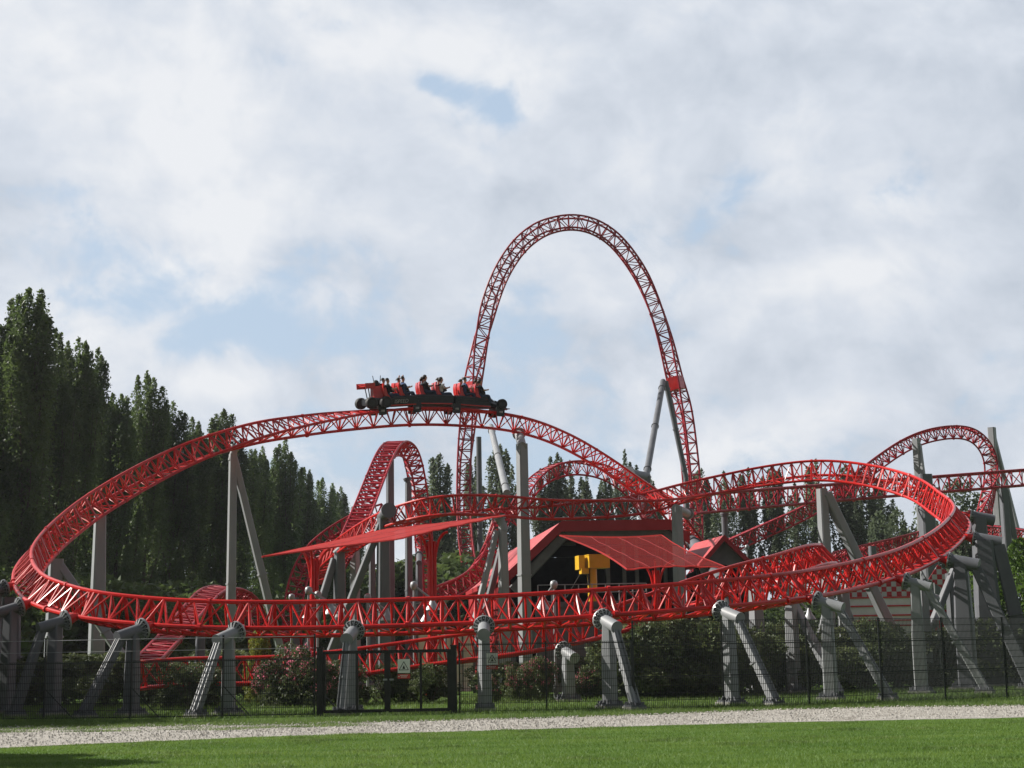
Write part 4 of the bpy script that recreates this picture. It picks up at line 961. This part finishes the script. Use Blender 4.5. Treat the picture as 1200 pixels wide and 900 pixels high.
o = bush_mesh('bright_tree', 3.3, 6.5, 26000, .10, 'bright', 360); bush(o, 1222, 628, 74, 'bright green leafy tree at the right edge', None, .95, 'tree', 6.5)
o = bush_mesh('bright_tree', 3.3, 6.5, 20000, .10, 'bright', 361); bush(o, 1196, 690, 80, 'lower bright green tree beside the right edge, left of the leafy one', None, .9, 'tree', 6.5)
o = bush_mesh('pale_tree', 2.4, 8, 9000, .13, 'poplarfar', 370); bush(o, 1052, 592, 150, 'pale rounded tree seen in the middle of the right loop', 'pale distant trees', .8, 'tree', 8)
o = bush_mesh('pale_tree', 2.4, 8, 9000, .13, 'poplarfar', 371); bush(o, 1122, 566, 165, 'pale pointed tree behind the right shoulder of the loop', 'pale distant trees', .9, 'tree', 8)
hd = [bush_mesh('hedge_tree', 5, 6.5, 9000, .22, 'poplar', 380+i) for i in range(2)]
for i, (u, Y, lab) in enumerate([(-10, 92, 'dark undergrowth tree at the far left'), (60, 96, 'dark undergrowth tree under the left bend'), (130, 104, 'dark undergrowth tree behind the thick column'), (200, 112, 'dark undergrowth tree left of the slim braced column'),
        (265, 120, 'dark undergrowth tree behind the slim braced column'), (330, 130, 'dark undergrowth tree under the tip of the left sail'), (395, 140, 'dark undergrowth tree behind the broad shaded column'), (465, 150, 'dark undergrowth tree below the steep hill'), (502, 160, 'dark undergrowth tree between the steep hill and the tall arch'), (575, 160, 'dark undergrowth tree right of the foot of the tall arch'), (540, 150, 'dark undergrowth tree at the foot of the tall arch'),
        (850, 150, 'dark undergrowth tree right of the small gable'), (930, 155, 'dark undergrowth tree left of the A-shaped column'), (1010, 155, 'dark undergrowth tree behind the striped wall'), (1100, 150, 'dark undergrowth tree behind the right cluster'), (1180, 145, 'dark undergrowth tree at the far right')]):
    z = 7 if u < 420 else 11 if u < 620 else 6.5
    top = at(u, Y, z); uu, vv = px(top); bush(hd[i % 2], uu, vv, Y, lab, 'undergrowth trees', 1.3, 'tree', 6.5)
# trees left of the frame; the last is added to shadow the lawn corner
lt = bush_mesh('shade_tree', 3.0, 8.3, 16000, .14, 'poplar', 391)
for i, (x, y, tx) in enumerate(((-19.8, 44.5, 'nearest'), (-21.2, 50, 'second'), (-23.0, 55.5, 'third'), (-25, 61, 'farthest'))):
    o = copy_tree(lt) if i else lt; o.location = (x, y, 0); o.rotation_euler = (0, 0, i*1.3); tag(o, tx + ' of the trees outside the left edge that shade the left supports', 'tree', 'shade trees outside the left edge')
o = bush_mesh('lawn_shadow_tree', 2.6, 5.6, 16000, .11, 'poplar', 390); o.location = (-14.2, 28.6, 0); tag(o, 'unseen tree added outside the left edge to shade the lawn corner', 'tree')

# ------------------------------------------------------------------ people
def rider_mesh(pose, shirt, hairmat, seed):
    g = random.Random(seed)
    J = {}; E = []
    def add(nm, p, r, par=None):
        J[nm] = (len(J), Vector(p), r); 
        if par: E.append((J[par][0], J[nm][0]))
    add('pelvis', (0, 0, .10), .15); add('waist', (.0, 0, .25), .125, 'pelvis'); add('chest', (-.01, 0, .45), .155, 'waist'); add('neck0', (0, 0, .60), .07, 'chest'); add('neck', (.01, 0, .66), .052, 'neck0')
    add('head', (.03, 0, .74), .085, 'neck'); add('head2', (.02, 0, .83), .095, 'head'); add('crown', (.0, 0, .89), .06, 'head2')
    for s in (-1, 1):
        k = 'l' if s > 0 else 'r'
        add(k+'sh', (0, s*.19, .55), .065, 'chest')
        if pose == 0: pts = [((.12, s*.24, .36), .047), ((.34, s*.17, .40), .036), ((.42, s*.15, .44), .04)]
        elif pose == 1: pts = [((.10, s*.27, .72), .047), ((.14, s*.24, .95), .036), ((.16, s*.23, 1.05), .04)]
        else: pts = [((.14, s*.25, .40), .047), ((.24, s*.12, .56), .036), ((.26, s*.09, .63), .04)]
        pr = k+'sh'
        for i, (p, r) in enumerate(pts): nm = k+'a%d' % i; add(nm, p, r, pr); pr = nm
        add(k+'hip', (.04, s*.1, .08), .095, 'pelvis'); add(k+'knee', (.46, s*.13, .14), .068, k+'hip'); add(k+'calf', (.52, s*.13, -.08), .056, k+'knee'); add(k+'ank', (.55, s*.13, -.27), .04, k+'calf'); add(k+'toe', (.68, s*.14, -.31), .035, k+'ank')
    me = bpy.data.meshes.new('skin_src'); me.from_pydata([j[1] for j in J.values()], E, [])
    o = bpy.data.objects.new('skin_src', me); COL.objects.link(o)
    sk = o.modifiers.new('s', 'SKIN'); sub = o.modifiers.new('d', 'SUBSURF'); sub.levels = 1
    for i, j in enumerate(J.values()): me.skin_vertices[0].data[i].radius = (j[2], j[2]); me.skin_vertices[0].data[i].use_root = (i == 0)
    dg = bpy.context.evaluated_depsgraph_get(); dg.update()
    out = bpy.data.meshes.new_from_object(o.evaluated_get(dg)); bpy.data.objects.remove(o)
    out.materials.clear()
    for m_ in ('skin', shirt, 'jeans', 's_black'): out.materials.append(M[m_])
    for f in out.polygons:
        c = f.center; f.use_smooth = True
        far_arm = (abs(c.y) > .07 and c.x > .10 and c.z > .30 and pose != 1) or (pose == 1 and c.z > .74 and abs(c.y) > .15)
        if c.z < -.24: f.material_index = 3
        elif (c.z < .2): f.material_index = 2
        elif c.z > .635 and abs(c.y) < .13 or far_arm: f.material_index = 0
        else: f.material_index = 1
    return out
def hair_mesh(long):
    mb = MB(); rings = []
    for k in range(7):
        q = k/6; z = .80 + .13*math.sin(q*math.pi/2); r = .112*math.cos(q*math.pi/2*.96)
        rings.append([Vector((-.01 + r*1.02*math.cos(2*math.pi*i/12) - (.02 if k < 2 else 0), r*math.sin(2*math.pi*i/12), z + (.045 if math.cos(2*math.pi*i/12) > .5 and k < 2 else 0) - (.09 if (long and math.cos(2*math.pi*i/12) < .3 and k == 0) else 0))) for i in range(12)])
    mb.loft(rings, True); return mb
def face(parent, mw):
    pass
bodies = [(rider_mesh(p_, s_, 'hair', i), p_, s_) for i, (p_, s_) in enumerate([(0, 's_black'), (2, 's_red'), (0, 's_white'), (2, 's_black'), (0, 's_blue'), (1, 's_grey')])]
hair0 = hair_mesh(False).build('hair', M['hair'], None, smooth=True); hair1 = hair_mesh(True).build('hair', M['hair'], None, smooth=True)
mbf = MB()
mbf.prism([Vector((.115, -.014, .745)), Vector((.145, 0, .742)), Vector((.115, .014, .745)), Vector((.112, 0, .79))], Vector((0, .001, 0)))
for s in (-1, 1): mbf.lathe(Vector((.012, s*.092, .77)), [(-.012, .018), (.012, .026)], (0, s, 0), 8)
nose = mbf.build('nose_and_ears', M['skin'], None)
mbe = MB()
for s in (-1, 1): mbe.lathe(Vector((.104, s*.034, .785)), [(0, .013), (.01, .009)], (1, 0, 0), 8)
mbe.box((.112, 0, .715), (.01, .045, .010)); eyes = mbe.build('eyes_and_mouth', M['s_black'], None)

# ------------------------------------------------------------------ train
ti = [A.near(u, 481, 0, A.near(360, 487)) for u in (465, 508, 549.5)]
def frame_at(i):
    X_ = -A.T[i]; Z_ = A.N[i]; Y_ = Z_.cross(X_); mw = Matrix((X_, Y_, Z_)).transposed().to_4x4(); mw.translation = A.C[i]; return mw
def lathe_y(mb, c, prof, n=18): mb.lathe(c, prof, (0, 1, 0), n)
def wheel(mb, c, r, w): lathe_y(mb, Vector(c), [(-w/2, r*.55), (-w/2, r*.9), (-w*.35, r), (w*.35, r), (w/2, r*.9), (w/2, r*.55)], 20)
CL = [('rear coaster car with red rear wing and fat black racing wheels', 'rear'), ('middle coaster car of the train', 'mid'), ('front coaster car of the train with a pointed black nose and nose wheels', 'front')]
seat_proto = None; pn = 0
PL = ['rider in the last row of the train, near side', 'rider in the last row of the train, far side', 'rider in the fifth row from the front, near side', 'rider in the fifth row from the front, far side', 'rider in the fourth row, near side, head highest of all', 'rider in the fourth row, far side',
      'rider in the third row, near side, pale shirt', 'rider in the third row, far side', 'rider in the second row, near side', 'rider in the second row, far side', 'rider in the front row, near side', 'rider in the front row, far side']
for ci_, (lab, kind) in enumerate(CL):
    mw = frame_at(ti[ci_]); t = thing('coaster_car', lab, 'coaster car', (0, 0, 0), 'cars of the coaster train', org=False); t.matrix_world = mw
    h = 1.02
    x0, x1 = -h, h
    if kind == 'rear': x0 = -1.75
    mb = MB()   # tub with side pods, tapering
    def ring(x, w, zb, zt, c=.08): return [Vector((x, y, z)) for y, z in ((-w+c, zb), (w-c, zb), (w, zb+c), (w, zt-c), (w-c, zt), (-w+c, zt), (-w, zt-c), (-w, zb+c))]
    if kind == 'front': xs_ = [(-h, .62, .14, .72), (0, .66, .14, .72), (.7, .6, .16, .66), (1.2, .42, .18, .52), (1.75, .25, .16, .40), (2.15, .12, .16, .28)]
    elif kind == 'rear': xs_ = [(-1.75, .3, .3, .62), (-1.2, .42, .22, .68), (-.8, .6, .18, .62), (0, .68, .14, .72), (h, .62, .14, .72)]
    else: xs_ = [(-h, .62, .14, .72), (-.6, .68, .14, .72), (.6, .68, .14, .72), (h, .62, .14, .72)]
    mb.loft([ring(*q) for q in xs_]); smooth_by_angle(mb.build('chassis', M['chassis'], t), 30)
    if kind != 'front':
        mb = MB()
        for k in range(5): mb.box((h+.04+k*.035, 0, .42), (.018, .95-.06*(k % 2), .46))
        mb.build('coupling_bellows', M['rubber'], t)
    mb = MB()
    for s in (-1, 1): mb.box((0, s*.685, .34), (1.8, .05, .12)); mb.box((0, s*.665, .56), (1.9, .06, .05))
    mb.build('side_pod', M['carred'] if kind == 'x' else M['chassis'], t)
    mb = MB()
    for s in (-1, 1): mb.box((0, s*.675, .23), (1.9, .02, .06))
    mb.build('red_side_stripe', M['carred'], t)
    # wheel bogie gripping the rails
    for xb in ((-h+.05,) if kind != 'front' else (-h+.05, 1.55)):
        mb = MB(); mb.box((xb, 0, .2), (.3, 1.3, .14))
        for s in (-1, 1): mb.box((xb, s*.66, .02), (.44, .06, .5)); mb.box((xb, s*.6, -.22), (.3, .14, .06))
        bo = mb.build('bogie', M['chassis'], t)
        mb = MB()
        for s in (-1, 1):
            for dx in (-.16, .16): wheel(mb, (xb+dx, s*.55, .16), .10, .08)
            wheel(mb, (xb, s*.55, -.14), .06, .08)
            mb.lathe(Vector((xb, s*.70, -.02)), [(-.05, .1), (.05, .1)], (0, 0, 1), 14)
        for s in (-1, 1): mb.box((xb, s*.60, -.02), (.12, .12, .34))
        mb.box((xb, 0, .2), (.1, 1.2, .08)); smooth_by_angle(mb.build('guide_wheel_set', M['galv'], bo), 40)
    if kind == 'rear':
        for xw in (-1.62, -.80):
            for s in (-1, 1):
                mb = MB(); wheel(mb, (xw, s*.78, .42), .31, .32); w_ = smooth_by_angle(mb.build('racing_wheel', M['rubber'], t), 40)
                mb = MB(); lathe_y(mb, Vector((xw, s*.78, .42)), [(-.168, .05), (-.165, .16), (.165, .16), (.168, .05)], 14); mb.build('rim', M['chassis'], w_)
        mb = MB(); mb.box((-1.55, 0, 1.32), (.42, 1.3, .05)); mb.box((-1.70, 0, 1.40), (.2, 1.3, .04))
        for s in (-1, 1): mb.box((-1.58, s*.66, 1.32), (.55, .03, .3))
        mb.build('rear_wing', M['carred'], t)
        mb = MB()
        for s in (-1, 1): mb.tube((-1.45, s*.2, .6), (-1.55, s*.25, 1.3), .03, n=6)
        mb.build('wing_strut', M['chassis'], t)
        mb = MB(); mb.loft([[Vector((-.75, -.34, .6)), Vector((-.75, .34, .6)), Vector((-.75, .26, 1.35)), Vector((-.75, -.26, 1.35))], [Vector((-1.25, -.3, .6)), Vector((-1.25, .3, .6)), Vector((-1.25, .2, 1.25)), Vector((-1.25, -.2, 1.25))]]); mb.build('engine_cover', M['carred'], t)
        mb = MB(); mb.lathe(Vector((-1.0, 0, 1.42)), [(-.12, .18), (0, .2), (.16, .12), (.2, .03)], (0, 0, 1), 12); mb.tube((-.78, 0, 1.4), (-.72, 0, 1.85), .02, n=5); mb.tube((-1.1, 0, 1.45), (-1.16, 0, 1.85), .02, n=5); smooth_by_angle(mb.build('air_box', M['rubber'], t), 50)
        cu = bpy.data.curves.new('txt', 'FONT'); cu.body = 'ISPEED'; cu.size = .27; cu.extrude = .004; cu.shear = .2; cu.align_x = 'CENTER'
        tmp = bpy.data.objects.new('tmp', cu); COL.objects.link(tmp); dg = bpy.context.evaluated_depsgraph_get(); me = bpy.data.meshes.new_from_object(tmp.evaluated_get(dg)); bpy.data.objects.remove(tmp)
        me.materials.clear(); me.materials.append(M['galv']); lo_ = bpy.data.objects.new('lettering', me); COL.objects.link(lo_); lo_.parent = t
        lo_.location = (.1, -.715, .34); lo_.rotation_euler = (R(90), 0, 0)
    if kind == 'front':
        for s in (-1, 1):
            mb = MB(); wheel(mb, (1.62, s*.62, .42), .28, .28); w_ = smooth_by_angle(mb.build('racing_wheel', M['rubber'], t), 40)
            mb = MB(); lathe_y(mb, Vector((1.62, s*.62, .42)), [(-.148, .05), (-.145, .14), (.145, .14), (.148, .05)], 14); mb.build('rim', M['chassis'], w_)
        mb = MB(); mb.box((1.95, 0, .2), (.3, 1.2, .04)); mb.tube((1.62, -.5, .42), (1.62, .5, .42), .03); mb.build('front_wing', M['chassis'], t)
        mb = MB(); mb.loft([ring(.55, .5, .6, 1.02), ring(.95, .45, .56, .8), ring(1.35, .25, .4, .6)]); smooth_by_angle(mb.build('cowl', M['chassis'], t), 30)
    for rx in (-.52, .36):
        for s in (-1, 1):
            mb = MB(); y = s*.31
            # shell seat: base, curved back, headrest wings
            mb.loft([[Vector((rx+x, y+w, z)) for w in (-.23, .23)] + [Vector((rx+x-.07, y+w, z+.02)) for w in (.23, -.23)] for x, z in ((.45, .62), (.0, .60), (-.12, .66), (-.20, .90), (-.24, 1.20), (-.20, 1.40))])
            for e in (-1, 1): mb.prism([Vector((rx-.2, y+e*.20, .62)), Vector((rx+.10, y+e*.20, .66)), Vector((rx-.06, y+e*.20, .86)), Vector((rx-.13, y+e*.20, 1.18)), Vector((rx-.25, y+e*.20, 1.2))], Vector((0, e*.035, 0)))
            smooth_by_angle(mb.build('seat', M['carred'], t), 30)
            mb = MB(); pr = Vector((rx-.22, y, 1.42))
            for e in (-1, 1):
                pts = [Vector((rx-.15, y+e*.15, 1.22)), Vector((rx+.03, y+e*.16, 1.30)), Vector((rx+.22, y+e*.14, 1.14)), Vector((rx+.30, y+e*.12, .96))]
                for a, b_ in zip(pts[:-1], pts[1:]): mb.tube(a, b_, .055, n=7)
            mb.tube(Vector((rx+.3, y-.18, .95)), Vector((rx+.3, y+.18, .95)), .045, n=8)
            mb.build('shoulder_restraint', M['rubber'], t)
    # riders: rear row first
    for rx in (-.52, .36):
        for s in (-1, 1):   # near side is towards the camera
            nr = (mw @ Vector((rx, s, .6))).y < (mw @ Vector((rx, -s, .6))).y
            bi = (pn*5 + (0 if nr else 2)) % 6; me, p_, sh = bodies[bi]
            row_i = ci_*2 + (0 if rx < 0 else 1); lab = PL[row_i*2 + (0 if nr else 1)]
            if row_i == 3 and nr: me = bodies[2][0]
            elif me is bodies[2][0] and nr: me = bodies[0][0]
            if 'pale shirt' not in lab: pass
            o = bpy.data.objects.new('person', me); COL.objects.link(o); o.matrix_world = mw @ Matrix.Translation((rx+.05, s*.31, .66 + (.10 if row_i == 2 and nr else .03*((pn*7) % 3)))) @ Matrix.Scale(1.12, 4)
            tag(o, lab, 'person', 'riders seated in the train')
            for src in ((hair0 if random.random() < .6 else hair1), nose, eyes): c = src.copy(); COL.objects.link(c); c.parent = o
            pn += 1
for o in (hair0, hair1, nose, eyes): bpy.data.objects.remove(o)

# ------------------------------------------------------------------ sun and sky
sun_dir = Vector((-0.84, 0.24, 0.60)).normalized()
el = math.asin(sun_dir.z); az = math.atan2(sun_dir.x, sun_dir.y)
sl = bpy.data.lights.new('sun', 'SUN'); sl.energy = 5.0; sl.angle = R(0.6); sl.color = (1.0, .95, .87)
so = bpy.data.objects.new('sun', sl); COL.objects.link(so); so.rotation_euler = (-sun_dir).to_track_quat('-Z', 'Y').to_euler()
w = bpy.data.worlds.new('World'); sc.world = w; w.use_nodes = True; nt = w.node_tree; N = nt.nodes; L = nt.links; N.clear()
out = N.new('ShaderNodeOutputWorld'); bg = N.new('ShaderNodeBackground'); L.new(bg.outputs[0], out.inputs['Surface'])
sky = N.new('ShaderNodeTexSky'); sky.sky_type = 'NISHITA'; sky.sun_disc = False; sky.sun_elevation = el; sky.sun_rotation = az; sky.air_density = 1.2; sky.dust_density = 2.0
STR = .10
tc = N.new('ShaderNodeTexCoord'); sx = N.new('ShaderNodeSeparateXYZ'); L.new(tc.outputs['Generated'], sx.inputs[0])
def mth(op, a, b=None, c=None):
    n = N.new('ShaderNodeMath'); n.operation = op
    for i, x in enumerate((a, b, c)):
        if x is None: continue
        if isinstance(x, (int, float)): n.inputs[i].default_value = x
        else: L.new(x, n.inputs[i])
    return n.outputs[0]
zc = mth('MAXIMUM', sx.outputs['Z'], 0.0); zz = mth('ADD', zc, .22)
cx_ = mth('DIVIDE', sx.outputs['X'], zz); cy_ = mth('DIVIDE', sx.outputs['Y'], zz)
azn = mth('ARCTAN2', sx.outputs['X'], sx.outputs['Y']); eln = mth('ARCSINE', sx.outputs['Z'])
cb = N.new('ShaderNodeCombineXYZ'); L.new(mth('MULTIPLY', azn, 4.4), cb.inputs[0]); L.new(mth('ADD', mth('MULTIPLY', eln, 5.6), mth('MULTIPLY', azn, .25)), cb.inputs[1])
def nz(scale, detail, rough, off, dist=0.0):
    mp = N.new('ShaderNodeMapping'); mp.inputs['Location'].default_value = off; L.new(cb.outputs[0], mp.inputs['Vector'])
    n = N.new('ShaderNodeTexNoise'); n.inputs['Scale'].default_value = scale; n.inputs['Detail'].default_value = detail; n.inputs['Roughness'].default_value = rough; n.inputs['Distortion'].default_value = dist
    L.new(mp.outputs[0], n.inputs['Vector']); return n.outputs['Fac']
n1 = nz(1.7, 10, .56, (3.1, 1.7, 0), .25); n2 = nz(1.5, 10, .56, (7.3, 2.2, 1.5), .35); n3 = nz(5.0, 9, .58, (1.3, 5.2, 4.0), .3)
az_ = mth('ARCTAN2', sx.outputs['X'], sx.outputs['Y']); el_ = mth('ARCSINE', sx.outputs['Z'])
def blob(u, v, su, sv):
    d = (P(u, v, 100)-EYE).normalized(); a = math.atan2(d.x, d.y); e = math.asin(d.z)
    dx = mth('DIVIDE', mth('SUBTRACT', az_, a), su/F); dy = mth('DIVIDE', mth('SUBTRACT', el_, e), sv/F)
    return mth('EXPONENT', mth('MULTIPLY', mth('ADD', mth('MULTIPLY', dx, dx), mth('MULTIPLY', dy, dy)), -1))
# cloud cover: noise, opened at the places where blue shows
cov = mth('MULTIPLY_ADD', n1, 1.5, .03)
cov = mth('ADD', cov, mth('MULTIPLY', mth('SUBTRACT', n3, .5), 1.0))
for (u, v, su, sv, k) in ((545, 108, 50, 26, -.60), (590, 128, 26, 20, -.35), (500, 98, 30, 14, -.3), (640, 370, 120, 110, -.30), (230, 385, 190, 55, -.30), (370, 290, 70, 40, -.16), (880, 330, 130, 40, -.22), (120, 350, 160, 60, -.2), (600, 520, 420, 60, -.14), (1070, 210, 60, 30, -.2), (360, 560, 200, 90, -.25)):
    cov = mth('ADD', cov, mth('MULTIPLY', blob(u, v, su, sv), k))
for (u, v, su, sv, k) in ((260, 462, 90, 28, .35), (150, 100, 300, 110, .25), (1050, 320, 220, 60, .35), (900, 90, 380, 130, .2)):
    cov = mth('ADD', cov, mth('MULTIPLY', blob(u, v, su, sv), k))
mr = N.new('ShaderNodeMapRange'); mr.interpolation_type = 'SMOOTHERSTEP'; mr.inputs['From Min'].default_value = .32; mr.inputs['From Max'].default_value = .74; L.new(cov, mr.inputs['Value'])
# cloud brightness: thick grey underside to bright edge
br = mth('ADD', mth('MULTIPLY_ADD', n2, 1.05, -.14), mth('MULTIPLY_ADD', n3, .46, -.075))
for (u, v, su, sv, k) in ((1060, 310, 190, 34, .22), (1050, 245, 90, 26, .16), (480, 60, 120, 30, .10), (330, 60, 90, 60, .06), (140, 120, 160, 50, .06), (560, 50, 140, 40, .10), (250, 450, 70, 18, .16), (1180, 60, 120, 90, -.16), (1000, 420, 300, 60, -.10), (700, 160, 160, 60, .08), (60, 300, 200, 60, .05)):
    br = mth('ADD', br, mth('MULTIPLY', blob(u, v, su, sv), k))
cr = N.new('ShaderNodeValToRGB'); e = cr.color_ramp.elements
e[0].position = .36; e[0].color = (0.375, 0.415, 0.475, 1); e[1].position = .74; e[1].color = (0.575, 0.590, 0.615, 1)
k = cr.color_ramp.elements.new(.55); k.color = (0.465, 0.500, 0.555, 1)
L.new(br, cr.inputs['Fac'])
scl = N.new('ShaderNodeMix'); scl.data_type = 'RGBA'; scl.blend_type = 'MULTIPLY'; scl.inputs[0].default_value = 1; L.new(sky.outputs[0], scl.inputs[6]); scl.inputs[7].default_value = (STR, STR, STR, 1)
# thin high veil over the clear sky
vl = N.new('ShaderNodeMix'); vl.data_type = 'RGBA'; vl.inputs[0].default_value = .85; L.new(scl.outputs[2], vl.inputs[6]); vl.inputs[7].default_value = (0.345, 0.43, 0.54, 1)
mx = N.new('ShaderNodeMix'); mx.data_type = 'RGBA'; L.new(mr.outputs[0], mx.inputs[0]); L.new(vl.outputs[2], mx.inputs[6]); L.new(cr.outputs[0], mx.inputs[7])
div = N.new('ShaderNodeMix'); div.data_type = 'RGBA'; div.blend_type = 'MULTIPLY'; div.inputs[0].default_value = 1; L.new(mx.outputs[2], div.inputs[6]); div.inputs[7].default_value = (1/STR, 1/STR, 1/STR, 1); div.clamp_result = False
# sky darkened overhead and behind the viewer to cut the fill light
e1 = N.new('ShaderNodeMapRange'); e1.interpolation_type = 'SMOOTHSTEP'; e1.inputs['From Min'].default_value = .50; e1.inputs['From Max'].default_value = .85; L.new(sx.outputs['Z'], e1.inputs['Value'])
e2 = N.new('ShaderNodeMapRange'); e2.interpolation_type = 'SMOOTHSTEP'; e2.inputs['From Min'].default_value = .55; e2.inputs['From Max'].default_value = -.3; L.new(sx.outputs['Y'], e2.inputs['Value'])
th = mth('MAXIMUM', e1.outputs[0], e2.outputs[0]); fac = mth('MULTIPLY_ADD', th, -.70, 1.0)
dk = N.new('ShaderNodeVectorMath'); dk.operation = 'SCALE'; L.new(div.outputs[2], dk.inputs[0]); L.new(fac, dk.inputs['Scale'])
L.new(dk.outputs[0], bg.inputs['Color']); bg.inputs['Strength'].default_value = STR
sc.view_settings.view_transform = 'Standard'; sc.view_settings.look = 'None'; sc.view_settings.exposure = 0.55; sc.view_settings.gamma = 1
# thin summer haze
hz = MB(); hz.box((0, 440, 29.5), (900, 940, 62)); ho = hz.build('haze', []); ho['kind'] = 'stuff'; ho['label'] = 'thin pale haze in the air'
hm = bpy.data.materials.new('haze'); hm.use_nodes = True; hn = hm.node_tree; hn.nodes.clear(); o1 = hn.nodes.new('ShaderNodeOutputMaterial'); v1 = hn.nodes.new('ShaderNodeVolumePrincipled')
v1.inputs['Color'].default_value = (.86, .90, .96, 1); v1.inputs['Density'].default_value = .00014; v1.inputs['Anisotropy'].default_value = .3; hn.links.new(v1.outputs[0], o1.inputs['Volume']); ho.data.materials.append(hm)
sc.cycles.volume_bounces = 0
sc.cycles.use_denoising = True
sc.cycles.max_bounces = 6; sc.cycles.transparent_max_bounces = 12; sc.cycles.diffuse_bounces = 3; sc.cycles.glossy_bounces = 2
for o in sc.objects:
    if '_org' in o: del o['_org']
